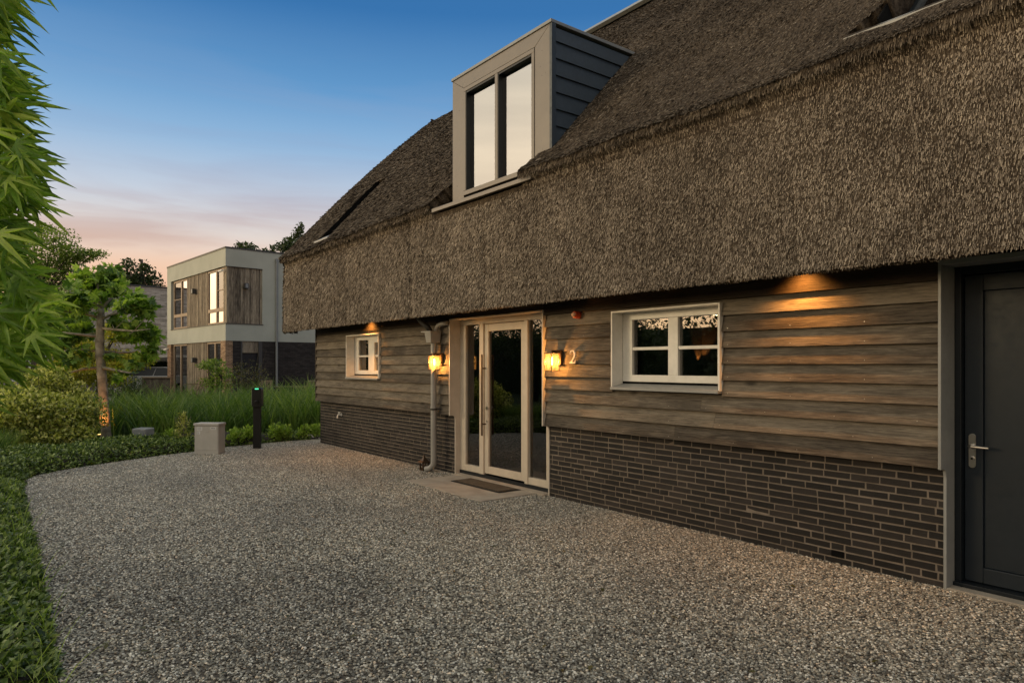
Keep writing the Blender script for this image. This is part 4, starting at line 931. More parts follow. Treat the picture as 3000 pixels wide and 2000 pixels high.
# speaker box
q0 = P(421, 1300, 12.9)
sb = thing('garden_speaker', 'grey box-shaped garden speaker with round grille sitting in the groundcover', 'speaker', (q0[0], q0[1], .0), math.atan2(RT[1], RT[0])-.25)
g = MB(); g.xprism([(-.11, .19), (-.13, .40), (.11, .41), (.12, .17)][::-1], -.16, .15); g.build('speaker_body', M_SPEAKER, sb, bevel=.02, local=True)
g = MB(); gx = [(.015+.108*math.cos(q), .295+.10*math.sin(q)) for q in np.linspace(0, 2*math.pi, 29)[:-1]]; g.yprism(gx, -.138, -.118); g.build('speaker_grille', M_CAP, sb, bevel=.004, local=True)
g = MB(); g.tube([(.03, -.138, .32), (.03, -.142, .32)], .008, 8); g.build('badge', M_STICKER, sb, local=True)
g = MB(); g.box(-.10, .10, -.08, .08, -.02, .19); g.build('speaker_stand', M_RUBBER, sb, local=True)

# ================================================================ MODERN HOUSE
FA = math.atan2(.0803, .9968)
fh = thing('modern_house', 'flat-roofed house, pale render over dark brick, with weathered timber cladding', 'house', (-28.2, 7.47, 0), FA)
BL = dict(local=True)
g = MB(); T = .3
g.box(-7.73, 0, 0, T, 5.50, 6.20); g.box(-7.73, 0, 0, T, 2.55, 3.22); g.box(-7.73, -7.13, 0, T, 3.221, 5.499)
g.box(-T, 0, T+.001, 1.47, 5.50, 6.20); g.box(-T, 0, T+.001, 1.47, 2.55, 3.22); g.box(-T, 0, 1.471, 13, 2.55, 6.20)
g.box(-7.73, -7.43, T+.001, 13, 2.55, 6.2); g.box(-7.42, -.31, 12.7, 13, 0, 6.2)
g.build('render_wall', M_STUCCO, fh, **BL)
g = MB(); g.box(-7.75, .02, -.02, 13.02, 6.201, 6.26); g.build('roof', M_ROOFEDGE, fh, **BL)
for a_, b_ in ((-7.70, -7.14), (-.56, -.02)): g = MB(); g.box(a_, b_, .0, .28, 0, 2.549); g.build('brick_pier', M_FARBRICK_TAN, fh, **BL)
g = MB(); g.box(-.28, -.018, .281, .59, 0, 2.549); g.box(-.28, -.018, 1.47, 13, 0, 2.549); g.box(-7.70, -7.4, .29, 13, 0, 2.549)
g.build('brick_wall', M_FARBRICK, fh, **BL)
def clad(x0, x1, y, z0, z1, ax='x'):
    x = x0
    while x < x1-.01:
        w = min(random.choice([.055, .08, .095]), x1-x); j = random.uniform(0, .008)
        if ax == 'x': CL.box(x+.003, x+w-.003, y-j, y+.03, z0, z1)
        else: CL.box(y-.03, y+j, x+.003, x+w-.003, z0, z1)
        x += w
CL = MB(); clad(-4.92, -2.29, .06, 3.24, 5.49); CL.build('timber_cladding', M_FARCLAD, fh, **BL); CL = MB(); clad(-.38, -.045, .06, 3.24, 5.49); clad(.06, 1.465, -.045, 3.24, 5.49, 'y'); CL.build('timber_cladding', M_FARCLAD, fh, **BL); CL = MB(); clad(-4.92, -2.37, .06, .02, 2.54)
CL.build('timber_cladding', M_FARCLAD, fh, **BL)
g = MB(); g.box(-7.13, .03, -.03, .06, 3.221, 3.245); g.box(-.05, .03, .061, 1.5, 3.221, 3.245); g.box(-.04, .01, .1, 1.465, 5.48, 5.499); g.build('ledge', M_ROOFEDGE, fh, **BL)
g = MB(); g.box(-7.42, -.31, .35, .40, 2.5, 5.6); g.box(-7.42, -.31, .35, .40, 0.02, 2.49); g.build('backing', M_DARK, fh, **BL)
def fwin(x0, x1, z0, z1, mid, tr, barx, name='window', coat=True):
    g = MB(); y0, y1 = .07, .15; w = .07
    g.box(x0, x1, y0, y1, z1-w, z1); g.box(x0, x1, y0, y1, z0, z0+w); g.box(x0, x0+w, y0, y1, z0+w, z1-w); g.box(x1-w, x1, y0, y1, z0+w, z1-w); g.box(mid-.06, mid+.06, y0, y1, z0+w, z1-w)
    if tr:
        for a, b_ in ((x0+w, mid-.06), (mid+.06, x1-w)): g.box(a, b_, y0, y1, tr-.07, tr+.07)
    if barx: a, b_ = barx; g.box(a, b_, y0+.01, y1-.01, 4.595, 4.625)
    fr = g.build(name, M_FARFRAME, fh, **BL)
    for i, (a, b_) in enumerate(((x0+w, mid-.06), (mid+.06, x1-w))):
        dark = coat and ((barx[0] < a+.01 and barx[1] > a+.02)) if barx else False
        g = MB()
        if tr: g.box(a, b_, y0+.04, y0+.05, tr+.07, z1-w); 
        else: g.box(a, b_, y0+.04, y0+.05, z0+w, z1-w)
        g.build('pane', M_GLASS if (dark or not coat) else M_GLASSFAR, fr, **BL)
        if dark:
            g = MB(); g.box(a-.02, b_+.02, y0+.12, y0+.125, tr, z1); g.build('reflection_sheet', M_REFLECTION_BEIGE, fr, **BL)  # beige sheet stands in for the reflection in the tilted pane
        if tr:
            g = MB(); g.box(a, b_, y0+.04, y0+.05, z0+w, tr-.07); g.build('lower_pane', M_GLASSFAR, fr, **BL)
    return fr
fwin(-6.95, -4.93, 3.25, 5.47, -5.80, 3.86, (-6.88, -5.86))
f2 = fwin(-2.28, -.39, 3.25, 5.47, -1.22, 3.82, (-1.16, -.46))
g = MB(); g.add([(-1.10, .14, 4.0), (-.50, .14, 4.0), (-.50, .14, 5.35), (-.82, .14, 5.35)], [(0, 1, 2, 3)]); g.build('curtain', M_CURTAIN, f2, **BL)
fwin(-6.95, -4.93, .02, 2.53, -5.90, None, None, 'glass_door', False)
fwin(-2.36, -.57, .02, 2.53, -1.40, None, None, 'glass_door', False)
g = MB(); g.box(-.16, -.12, .66, 1.31, 0.02, 2.06); g.build('back_door', M_BLACKFRAME, fh, **BL)
g = MB(); g.box(-.14, -.05, .6, 1.40, 2.08, 2.54); g.build('door_panel', M_FARCLAD, fh, **BL)
g = MB(); g.box(-.14, -.0, .595, .655, 0, 2.545); g.box(-.14, .0, 1.315, 1.465, 0, 2.545); g.build('door_surround', M_ROOFEDGE, fh, **BL)
g = MB(); g.tube([(.05, 2.05, .35), (.05, 2.05, 5.95)], .045, 12); g.box(.0, .1, 2.0, 2.1, 5.85, 5.97); g.box(.0, .12, 1.85, 2.25, .32, .36); g.build('rain_pipe', M_CAP, fh, **BL)
for (x, y, z, lab) in ((-3.72, .03, 4.78, 'small dark box lamp on the timber between the upper windows of the far house'), (-3.72, .03, 1.8, 'small dark box lamp on the ground-floor timber of the far house'), (.0, .79, 4.76, 'small dark box lamp on the side cladding of the far house')):
    wl = P(0, 0, 0)*0+np.array([-28.2, 7.47, z])+np.array([math.cos(FA)*x-math.sin(FA)*y, math.sin(FA)*x+math.cos(FA)*y, 0])
    lt = thing('box_lamp', lab, 'wall lamp', tuple(wl), FA, 'box lamps on the far house')
    g = MB()
    if x < -1: g.box(-.10, .10, -.16, -.0, -.11, .11)
    else: g.box(-.02, .13, -.08, .08, -.11, .11)
    g.build('lamp_box', M_ROOFEDGE, lt, bevel=.01, **BL)
    g = MB()
    if x < -1: g.box(-.06, .06, -.165, -.161, -.08, .08)
    else: g.box(.131, .135, -.05, .05, -.08, .08)
    g.build('lamp_glass', M_CAP, lt, **BL)
for (x, y, z, lab) in ((-.25, -.08, 5.33, 'white security camera under the roof corner of the far house'), (-7.6, -.08, 2.35, 'white security camera on the left brick pier of the far house')):
    wl = np.array([-28.2, 7.47, z])+np.array([math.cos(FA)*x-math.sin(FA)*y, math.sin(FA)*x+math.cos(FA)*y, 0])
    lt = thing('security_camera', lab, 'camera', tuple(wl), FA, 'security cameras')
    g = MB(); g.tube([(.06, .1, .02), (.0, 0, 0)], .02, 8); g.tube([(.06, .02, 0), (-.12, -.06, -.04)], [.045, .04], 12); g.build('camera_body', M_WHITE, lt, local=True)

# grey brick house further off
gh = thing('brick_house', 'grey brick house half hidden behind the pollarded tree', 'house', (-42, 8.9, 0), R(6))
g = MB(); g.box(-9, 0, -5.6, 3, 0, 5.85); g.build('wall', M_GREYBRICK, gh, **BL)
g = MB(); g.box(-9, 1.0, -14, -5.61, 0, 3.4); g.build('annex', M_GREYBRICK, gh, **BL)
g = MB(); g.box(-9.1, .06, -5.7, 3.1, 5.851, 5.93); g.box(-9.1, 1.06, -14.05, -5.71, 3.401, 3.5); g.build('roof', M_ROOFEDGE, gh, **BL)
for y in (-12.6, -9.9, -7.4):
    g = MB(); g.box(1.001, 1.05, y-.7, y+.7, .8, 2.7); f_ = g.build('window', M_WHITE, gh, **BL); g = MB(); g.box(1.051, 1.06, y-.62, y-.05, .88, 2.62); g.box(1.051, 1.06, y+.05, y+.62, .88, 2.62); g.build('pane', M_GLASSFAR, f_, **BL)
q0 = P(452, 1044, 36)
cn = thing('carport', 'white flat carport canopy in front of the grey brick house', 'carport', (q0[0], q0[1], 0), R(10))
g = MB(); g.box(-1.5, 1.5, -2.4, 2.2, 1.98, 2.10); g.build('canopy', M_WHITE, cn, **BL)
for i, (x, y) in enumerate(((-1.4, -2.3), (1.4, -2.3), (-1.4, 2.1), (1.4, 2.1))): g = MB(); g.box(x-.05, x+.05, y-.05, y+.05, 0, 1.98); g.build('post', M_WHITE, cn, **BL)

# low wooden fence
a, b_ = P(416, 1104, 30), P(499, 1106, 30)
fn = thing('wooden_fence', 'low dark plank fence in front of the parked car', 'fence', (a[0], a[1], 0))
g = MB(); n_ = 12
for i in range(n_):
    p0 = a+(b_-a)*i/n_; p1 = a+(b_-a)*(i+.94)/n_; g.bar((p0[0], p0[1], .52), (p1[0], p1[1], .52), .03, 1.0)
g.build('planks', M_FENCE, fn); g = MB(); g.bar((a[0]+.06, a[1], 1.045), (b_[0]+.06, b_[1], 1.045), .12, .04); g.build('top_rail', M_TEAK, fn)

# car
cc = P(452, 1100, 35.5)
car = thing('parked_car', 'silver-grey estate car parked behind the low plank fence', 'car', (cc[0], cc[1], 0), math.atan2(RT[1], RT[0])+.25)
def carbody():
    prof_l = [(-2.2, .35), (-2.25, .75), (-2.1, .98), (-1.35, 1.05), (1.75, 1.02), (2.2, .9), (2.25, .45), (2.15, .3)]
    g = MB(); sec = [(-.9, .96), (-.72, 1.0), (.72, 1.0), (.9, .96)]
    n = len(prof_l); vs_ = []
    for yy, k in sec: vs_ += [(x*k, yy, z) for x, z in prof_l]
    fs = [tuple(range(n)), tuple(range(3*n, 4*n))[::-1]]
    for s_ in range(3): fs += [(s_*n+i, s_*n+n+i, s_*n+n+(i+1) % n, s_*n+(i+1) % n) for i in range(n)]
    g.add(vs_, fs); return g
bo = carbody().build('body', M_CARPAINT, car, bevel=.04, local=True)
g = MB(); cab = [(-1.5, 1.0), (-1.05, 1.36), (-.6, 1.43), (.7, 1.43), (1.55, 1.30), (1.95, 1.0)]; n = len(cab); vs_ = []
for yy, k, dz in ((-.84, 0, 0), (.84, 0, 0)): vs_ += [(x, yy*(1-.18*max(0, (z-1.0)/.43)), z) for x, z in cab]
g.add(vs_, [tuple(range(n)), tuple(range(n, 2*n))[::-1]]+[(i, i+n, (i+1) % n+n, (i+1) % n) for i in range(n)]); g.build('cabin', M_BLACKFRAME, car, local=True)
g = MB(); rf = [(-1.05, 1.375), (-.6, 1.445), (.7, 1.445), (1.5, 1.325)]
for (x0_, z0_), (x1_, z1_) in zip(rf[:-1], rf[1:]): g.add([(x0_, -.71, z0_), (x1_, -.71, z1_), (x1_, .71, z1_), (x0_, .71, z0_), (x0_, -.68, z0_+.04), (x1_, -.68, z1_+.04), (x1_, .68, z1_+.04), (x0_, .68, z0_+.04)], [(3, 2, 1, 0), (4, 5, 6, 7), (0, 1, 5, 4), (2, 3, 7, 6), (0, 4, 7, 3), (1, 2, 6, 5)])
g.build('roof', M_CARPAINT, car, local=True)
for x in (-.95, .25, 1.25): 
    for s_ in (-1, 1): g = MB(); g.bar((x-.12, s_*.85, 1.0), (x, s_*.705, 1.4), .05, .02); g.build('window_pillar', M_CARPAINT, car, local=True)
for x in (-1.4, 1.4):
    for s_ in (-1, 1):
        g = MB(); g.tube([(x, s_*.93, .32), (x, s_*.72, .32)], .32, 24); w = g.build('wheel', M_TYRE, car, local=True); g = MB(); g.tube([(x, s_*.94, .32), (x, s_*.931, .32)], .2, 20); g.build('rim', M_STEEL, w, local=True)

# garden furniture
def folding_chair(loc, rz, label):
    t_ = thing('garden_chair', label, 'chair', loc, rz, 'wooden garden chairs by the far house')
    g = MB()
    for i in range(5): g.box(-.23, .23, -.22+i*.09, -.15+i*.09, .42, .44)
    g.build('seat', M_TEAK, t_, local=True)
    g = MB()
    for i in range(7): x = -.19+i*.063; g.bar((x, .22, .46), (x, .36, .88), .04, .015)
    g.bar((-.25, .365, .9), (.25, .365, .9), .03, .06); g.bar((-.24, .21, .40), (-.24, .37, .92), .03, .04); g.bar((.24, .21, .40), (.24, .37, .92), .03, .04); g.build('backrest', M_TEAK, t_, local=True)
    for sx in (-1, 1):
        for (y0_, y1_) in ((-.24, .18), (.22, -.2)):
            g = MB(); g.bar((sx*.25+.0, y0_, .0), (sx*.25, y1_, .42 if y0_ > 0 else .62), .03, .04); g.build('leg', M_TEAK, t_, local=True)
        g = MB(); g.bar((sx*.26, -.24, .63), (sx*.26, .28, .66), .05, .025); g.build('armrest', M_TEAK, t_, local=True)
c = P(566, 1148, 28.0); folding_chair((c[0], c[1], .16), R(15), 'wooden slatted garden chair in front of the timber-clad ground floor')
c = P(893, 1131, 27.5); folding_chair((c[0], c[1], .05), R(-60), 'wooden garden chair at the right end of the garden table')
c = P(777, 1125, 27); folding_chair((c[0], c[1], .05), R(70), 'pale wooden garden chair behind the charging post')
c = P(862, 1131, 28); tb = thing('garden_table', 'wooden garden table beside the dark brick wall of the far house', 'table', (c[0], c[1], 0), R(85))
g = MB()
for i in range(7): g.box(-.75, .75, -.38+i*.11, -.38+i*.11+.1, .69, .72)
g.build('tabletop', M_TEAK, tb, local=True)
for x in (-.62, .62):
    for y in (-.3, .3): g = MB(); g.box(x-.035, x+.035, y-.035, y+.035, 0, .69); g.build('leg', M_TEAK, tb, local=True)
g = MB(); g.box(-33.5, -27.0, 5.6, 7.2, -.02, .14); kind(g.build('terrace', M_PAVE), 'structure')

# ================================================================ PLANTS
# pollarded plane tree
tr = thing('pollarded_plane_tree', 'pollarded plane tree with tiers of horizontal limbs behind the gravel', 'tree', (-16.62, 2.05, 0))
def PT(u, v, dt=0): return P(u, v, 14.5+dt)
trunk = [(313, 1295), (308, 1230), (302, 1150), (296, 1070), (292, 1010), (294, 950), (297, 905)]
trr = [.105, .095, .092, .090, .085, .078, .06]
TP = [PT(u, v) for u, v in trunk]; TP[0][2] = -.03
g = MB(); 
fine = []; fr_ = []
for i in range(len(TP)-1):
    for k in range(4):
        q = k/4; fine.append(TP[i]*(1-q)+TP[i+1]*q+np.array([rng.normal()*.004, rng.normal()*.004, 0])); fr_.append((trr[i]*(1-q)+trr[i+1]*q)*(1+rng.normal()*.03))
fine.append(TP[-1]); fr_.append(trr[-1])
g.tube(fine, fr_, 18); g.build('trunk', M_BARK, tr, smooth=True)
limbs = [[(296, 1028), (240, 1022), (180, 1030), (110, 1035)], [(293, 1076), (240, 1078), (180, 1095), (110, 1100)], [(296, 935), (330, 922), (392, 918), (425, 900)], [(294, 930), (250, 922), (200, 915), (150, 905)],
         [(293, 1030), (340, 1035), (390, 1032), (430, 1012)], [(294, 1075), (340, 1082), (385, 1092)], [(297, 905), (290, 860), (285, 810)], [(297, 905), (330, 870), (350, 835)], [(297, 905), (250, 870), (225, 830)], [(295, 960), (335, 965), (400, 972), (440, 965)], [(294, 985), (240, 980), (170, 975)]]
g = MB(); limbpts = []
for lb in limbs:
    dd = rng.normal()*.25; ps = [PT(u, v, dd*i) for i, (u, v) in enumerate(lb)]; ps = [p_+rng.normal(size=3)*.015*(i > 0) for i, p_ in enumerate(ps)]
    g.tube(ps, [.036*(1-.25*i) for i in range(len(ps))], 8); limbpts += ps[1:]
for i in range(26):                      # bamboo canes and twigs of the frame
    a = limbpts[rng.integers(len(limbpts))]; g.tube([a, a+rng.normal(size=3)*.16+np.array([0, 0, .16])], [.012, .005], 6)
g.build('limb', M_BARK, tr, smooth=True)
cl = [(280, 858, .46, 190), (225, 870, .42, 150), (300, 815, .34, 110), (250, 812, .30, 75), (330, 800, .20, 35), (215, 925, .38, 110), (170, 890, .36, 95), (350, 850, .24, 55), (392, 885, .30, 130), (415, 900, .22, 65), (370, 890, .22, 50),
      (400, 962, .26, 75), (440, 975, .24, 60), (445, 1020, .22, 45), (375, 985, .26, 55), (110, 1020, .30, 80), (160, 1005, .34, 90), (205, 985, .34, 80), (250, 962, .30, 70), (240, 1040, .24, 35), (200, 1050, .24, 30), (345, 945, .22, 40),
      (130, 960, .32, 70), (340, 1105, .14, 10), (360, 1090, .15, 10), (80, 985, .3, 50), (120, 1090, .2, 14), (145, 1098, .2, 14), (395, 1065, .2, 16), (330, 1045, .22, 18), (420, 1045, .2, 26)]
pos = []; 
for u, v, r_, n in cl: pos.append(blob(int(n*1.25), PT(u, v, rng.normal()*.3), (r_*1.22, r_*1.4, r_*.95), .1))
pos = np.concatenate(pos); n = len(pos); dr = rdir(n, -.45); nm = rdir(n, 1.1, .8)
scatter('crown', LEAF_PLANE, pos, dr, nm, .10+.10*rng.random(n), LF_PLANE, tr, np.clip(rng.normal(.56, .30, n), 0, 1))
# uplight at the trunk foot
ul = thing('garden_uplight', 'small spike light glowing at the foot of the pollarded tree', 'garden lamp', (-16.62, 1.68, 0))
c = P(291, 1290, 14.12)
ul.location = (c[0], c[1], 0)
g = MB(); g.tube([(c[0], c[1], 0), (c[0], c[1], .10), (c[0], c[1], .16)], [.01, .012, .035], 12); g.build('lamp_head', M_RUBBER, ul)
g = MB(); g.tube([(c[0], c[1], .161), (c[0], c[1], .166)], .028, 12); g.build('lens', M_SPOTLENS, ul)
tgt = Vector(PT(303, 1180)); src = Vector((c[0], c[1], .20)); lo = light('uplight_beam', 'SPOT', src, 34, (1, .36, .07), ul, .02, None, R(70), .6); lo.rotation_euler = (src-tgt).to_track_quat('Z', 'Y').to_euler()
# orange flowers by the uplight
n = 46; c2 = P(262, 1290, 13.7)
pos = np.stack([c2[0]+rng.normal(size=n)*.12, c2[1]+rng.normal(size=n)*.22, .30+rng.random(n)*.14], 1)
scatter('orange_flowers', LEAF_S, pos, rdir(n, .5), rdir(n, 1), .05+.03*rng.random(n), LF_ORANGE); kind(bpy.data.objects['orange_flowers'], 'stuff', 'orange flowers lit at the foot of the pollarded tree', 'flowers')

def simple_tree(name, label, base, trunk_pts, tr_r, blobs, leaf, size, m, bark=M_BARKDARK, cat='tree', nm_up=1., dr_up=0., group=None, limb=True):
    t_ = thing(name, label, cat, (base[0], base[1], 0), 0, group)
    g = MB(); g.tube(trunk_pts, tr_r, 8)
    top = np.array(trunk_pts[-1])
    if limb:
        for (c, r_, n) in blobs:
            k = min(len(trunk_pts)-1, max(1, len(trunk_pts)//2)); st_ = np.array(trunk_pts[k]); c = np.array(c)
            g.tube([st_, st_*.5+c*.5+np.array([0, 0, .1]), c], [tr_r[-1]*.8, tr_r[-1]*.55, .01], 6)
    g.build('trunk', bark, t_, smooth=True)
    pos = np.concatenate([blob(n, c, r_, .45) for (c, r_, n) in blobs]); n = len(pos)
    scatter('crown', leaf, pos, rdir(n, dr_up), rdir(n, nm_up, .7), size*(.7+.6*rng.random(n)), m, t_, np.clip(rng.normal(.45, .27, n), 0, 1))
    return t_
# wispy tree upper left
bs = P(115, 1150, 20); bl = []
for u, v, rx_, rz_, n in [(100, 740, .9, .55, 800), (160, 700, .7, .4, 500), (205, 740, .6, .25, 420), (230, 755, .55, .18, 340), (275, 742, .45, .12, 240), (60, 800, 1., .8, 1000), (130, 800, .9, .6, 800), (185, 795, .55, .35, 400), (60, 690, .6, .4, 350), (110, 860, .8, .5, 600), (150, 870, .7, .6, 600), (80, 920, .8, .6, 600), (195, 765, .5, .2, 240), (130, 670, .4, .18, 160)]:
    bl.append((P(u, v, 20+rng.normal()*.3), (rx_, rx_, rz_), n))
simple_tree('feathery_tree', 'feathery light-leaved tree rising against the sky behind the foreground maple', bs, [(bs[0], bs[1], 0), tuple(P(115, 1000, 20)), tuple(P(110, 900, 20)), tuple(P(105, 760, 20))], [.12, .10, .08, .03], [(c_, r_, int(n_*1.7)) for c_, r_, n_ in bl], LEAF_S, .085, LF_WISPY)
# yellow-green layered acer behind the plane tree
bs = P(285, 1150, 18); bl = []
for u, v, rx_, rz_, n in [(352, 962, .55, .13, 480), (350, 985, .5, .15, 430), (250, 1040, .9, .14, 900), (330, 1040, .8, .12, 750), (210, 1070, .8, .13, 650), (300, 1080, 1., .14, 900), (380, 1060, .6, .12, 550), (420, 1050, .4, .1, 240), (240, 1010, .7, .12, 500), (190, 1105, .8, .15, 500), (300, 1115, .8, .13, 450)]:
    bl.append((P(u, v, 18+rng.normal()*.3), (rx_, rx_, rz_), n))
simple_tree('layered_maple', 'yellow-green layered maple behind the pollarded tree', bs, [(bs[0], bs[1], 0), tuple(P(290, 1100, 18)), tuple(P(300, 1050, 18)), tuple(P(330, 1000, 18))], [.06, .05, .04, .02], [(c_, (r_[0], r_[1], r_[2]*1.5), int(n_*1.9)) for c_, r_, n_ in bl], LEAF_S, .085, LF_YELLOW, cat='tree', nm_up=1.6)
# distant trees above the roofs
for i, (u0, lab, bb) in enumerate([(415, 'dark broadleaf tree rising behind the grey brick house', [(375, 800, 1.0, 1.1, 420), (380, 835, .9, .9, 380), (430, 815, 1.0, .9, 420), (440, 840, 1.0, .8, 380), (400, 850, 1.4, .9, 500), (372, 778, .35, .4, 80), (425, 785, .4, .45, 90)]),
                          (725, 'leafy tree tops showing over the middle of the flat roof', [(705, 722, .35, .35, 110), (712, 735, .5, .4, 140), (735, 726, .45, .3, 130), (700, 745, 1.0, .5, 200), (755, 748, .8, .4, 160), (778, 742, .3, .35, 60)]),
                          (855, 'leafy tree tops showing over the flat roof beside the thatch', [(830, 725, .7, .4, 240), (850, 715, .6, .5, 260), (872, 690, .35, .5, 160), (880, 668, .22, .35, 80), (800, 733, .25, .35, 70), (870, 730, 1., .6, 300)])]):
    bs = P(u0, 1100, 44); bl = [(P(u, v, 44+rng.normal()*.5), (a_, a_, b_), n) for u, v, a_, b_, n in bb]
    simple_tree('background_tree', lab, bs, [(bs[0], bs[1], 0), (bs[0], bs[1], 3), tuple(P(u0, 760, 44))], [.25, .2, .08], bl, LEAF_S, .24, LF_DARK, group='trees behind the far houses')
# hedges closing the horizon
def hedge(x0, x1, y0, y1, h, n, name, label, size=.3):
    pos = np.stack([x0+(x1-x0)*rng.random(n), y0+(y1-y0)*rng.random(n), h*rng.random(n)**.7*(.85+.3*rng.random(n))], 1)
    g = MB(); g.box(x0+.3, x1-.3, y0+.3, y1-.3, 0, h*.88); o_ = g.build(name, LF_DARK); kind(o_, 'stuff', label, 'hedge')
    scatter('leaves', LEAF_S, pos, rdir(n), rdir(n, .5), size*(.6+.8*rng.random(n)), LF_DARK, o_)
hedge(-62, -58, -60, 40, 3.2, 9000, 'far_hedge', 'distant dark hedge along the horizon', .6)
c = P(470, 1075, 37.5); hedge(c[0]-1.5, c[0], c[1]-2, c[1]+2.4, 2.0, 2600, 'clipped_hedge', 'dark clipped hedge behind the parked car', .12)
# shrubs near the far house
def shrub(name, label, c, r_, n, leaf, size, m, stems=10, group=None, up=.3):
    t_ = thing(name, label, 'shrub', (c[0], c[1], 0), 0, group); g = MB()
    for i in range(stems):
        e = np.array(c)+rng.normal(size=3)*np.array(r_)*.55; e[2] = abs(e[2])
        g.tube([(c[0]+rng.normal()*.08, c[1]+rng.normal()*.08, 0), ((c[0]+e[0])/2, (c[1]+e[1])/2, e[2]*.55), tuple(e)], [.012, .009, .004], 5)
    g.build('stem', M_BARKDARK, t_)
    pos = blob(n, c, r_, .5); pos[:, 2] = np.abs(pos[:, 2])+.02; dd_ = unit(pos-np.array(c))*.7+rdir(n, up)
    scatter('foliage', leaf, pos, dd_, rdir(n, .8), size*(.6+.8*rng.random(n)), m, t_, np.clip(rng.normal(.5, .28, n), 0, 1)); return t_
c = P(728, 1110, 21.5); shrub('open_shrub', 'loose rusty-leaved shrub growing in front of the far back door', (c[0], c[1], .9), (.75, .75, .85), 1500, LEAF_S, .06, LF_BROWN, 26)
c = P(690, 1085, 21.5); shrub('open_shrub', 'thin rusty-leaved shrub at the brick corner of the far house', (c[0], c[1], 1.0), (.4, .4, .7), 500, LEAF_S, .055, LF_BROWN, 14)
bs = P(640, 1150, 20); bl = [(P(u, v, 20+rng.normal()*.2), (a_, a_, b_), n) for u, v, a_, b_, n in [(600, 1072, .3, .10, 220), (625, 1062, .38, .12, 320), (640, 1082, .35, .12, 260), (650, 1100, .35, .15, 240), (620, 1120, .4, .2, 300), (650, 1135, .4, .3, 300)]]
simple_tree('garden_sapling', 'small layered sapling in front of the right glass door', bs, [(bs[0], bs[1], 0), tuple(P(650, 1110, 20)), tuple(P(630, 1075, 20))], [.03, .02, .01], bl, LEAF_S, .08, LF_WISPY, nm_up=1.5)

c = P(378, 1110, 28.5); shrub('dark_shrub', 'dark rounded shrub left of the low plank fence, in front of the car', (c[0], c[1], .55), (.75, .75, .62), 2600, LEAF_S, .07, LF_DARK, 14)
# big loose shrub on the left
sh = thing('variegated_shrub', 'big loose yellow-green shrub between the foreground maple and the tree trunk', 'shrub', (-15.2, 1.2, 0))
pos = []; 
for u, v, dt, rr_, rz_, n in [(150, 1230, 12.6, .62, .48, 3200), (60, 1210, 12.2, .6, .45, 2600), (230, 1220, 13.2, .5, .5, 2200), (130, 1130, 13.2, .5, .35, 1500), (190, 1170, 13.6, .5, .4, 1600), (0, 1240, 12, .6, .4, 1800), (100, 1290, 12.2, .6, .28, 1600), (200, 1290, 12.6, .5, .25, 1200), (20, 1180, 13, .5, .3, 900)]:
    pos.append(blob(n, P(u, v, dt), (rr_, rr_, rz_), .5))
pos = np.concatenate(pos); pos[:, 2] = np.abs(pos[:, 2])+.05; n = len(pos)
scatter('foliage', LEAF_S, pos, rdir(n, .5), rdir(n, 1.), .055+.05*rng.random(n), LF_SHRUB, sh, np.clip(rng.normal(.55, .36, n), 0, 1))
g = MB()
for i in range(60):
    e = pos[rng.integers(n)]; b0 = P(130+rng.normal()*40, 1330, 12.6); g.tube([(b0[0], b0[1], 0), ((b0[0]+e[0])/2, (b0[1]+e[1])/2, e[2]*.55), tuple(e)], [.012, .009, .004], 5)
g.build('stem', M_BARKDARK, sh)

# reeds
def in_poly(p, poly):
    x, y = p[:, 0], p[:, 1]; ins = np.zeros(len(p), bool); n = len(poly)
    for i in range(n):
        x0, y0 = poly[i]; x1, y1 = poly[(i+1) % n]
        c = ((y0 > y) != (y1 > y)) & (x < (x1-x0)*(y-y0)/(y1-y0+1e-12)+x0); ins ^= c
    return ins
def fill(poly, n):
    a = np.array(poly); lo, hi = a.min(0), a.max(0); out = []
    while sum(map(len, out)) < n:
        p = lo+(hi-lo)*rng.random((n, 2)); out.append(p[in_poly(p, poly)])
    return np.concatenate(out)[:n]
RP = [(-16.9, 2.3), (-15.9, 3.2), (-15.5, 4.6), (-15.3, 6.0), (-15.3, 12.0), (-20.5, 12.5), (-21.0, 5.0), (-20.5, 2.2), (-19, 1.7)]
b_ = fill(RP, 13500); cl_ = np.array([mn.noise(Vector((x*1.5, y*1.5, 3))) for x, y in b_])
hh = (.88+.55*cl_+.19*rng.normal(size=len(b_)))*(.92+.10*np.clip((b_[:, 1]-2)/8, 0, 1)); base = np.c_[b_, np.full(len(b_), -.02)]
kind(blades('reed_bed', base, np.clip(hh, .45, 1.5), .036, .25+.85*rng.random(len(b_)), LF_REED, seg=5, a=np.clip(.25+.3*rng.random(len(b_))+.5*cl_+.35*(rng.random(len(b_)) > .9), 0, 1)), 'stuff', 'tall green reeds in a dense bed between the driveway and the far house', 'reeds')
b_ = fill([(-19.5, -1.6), (-17.3, .9), (-16.9, 2.3), (-19.5, 2.2), (-22, -1)], 3500); kind(blades('reed_clump', np.c_[b_, np.full(len(b_), -.02)], .6+.3*rng.random(len(b_)), .02, .3+.5*rng.random(len(b_)), LF_REED), 'stuff', 'green reeds behind the yellow-green shrub', 'reeds')
b_ = fill([(-14.2, -1.5), (-13.2, -.6), (-13.9, .35), (-15.2, .2)], 3200); kind(blades('tall_grass', np.c_[b_, np.zeros(len(b_))], .42+.22*rng.random(len(b_)), .012, .3+.6*rng.random(len(b_)), LF_REED), 'stuff', 'tall dark grass at the left edge below the yellow-green shrub', 'grass')
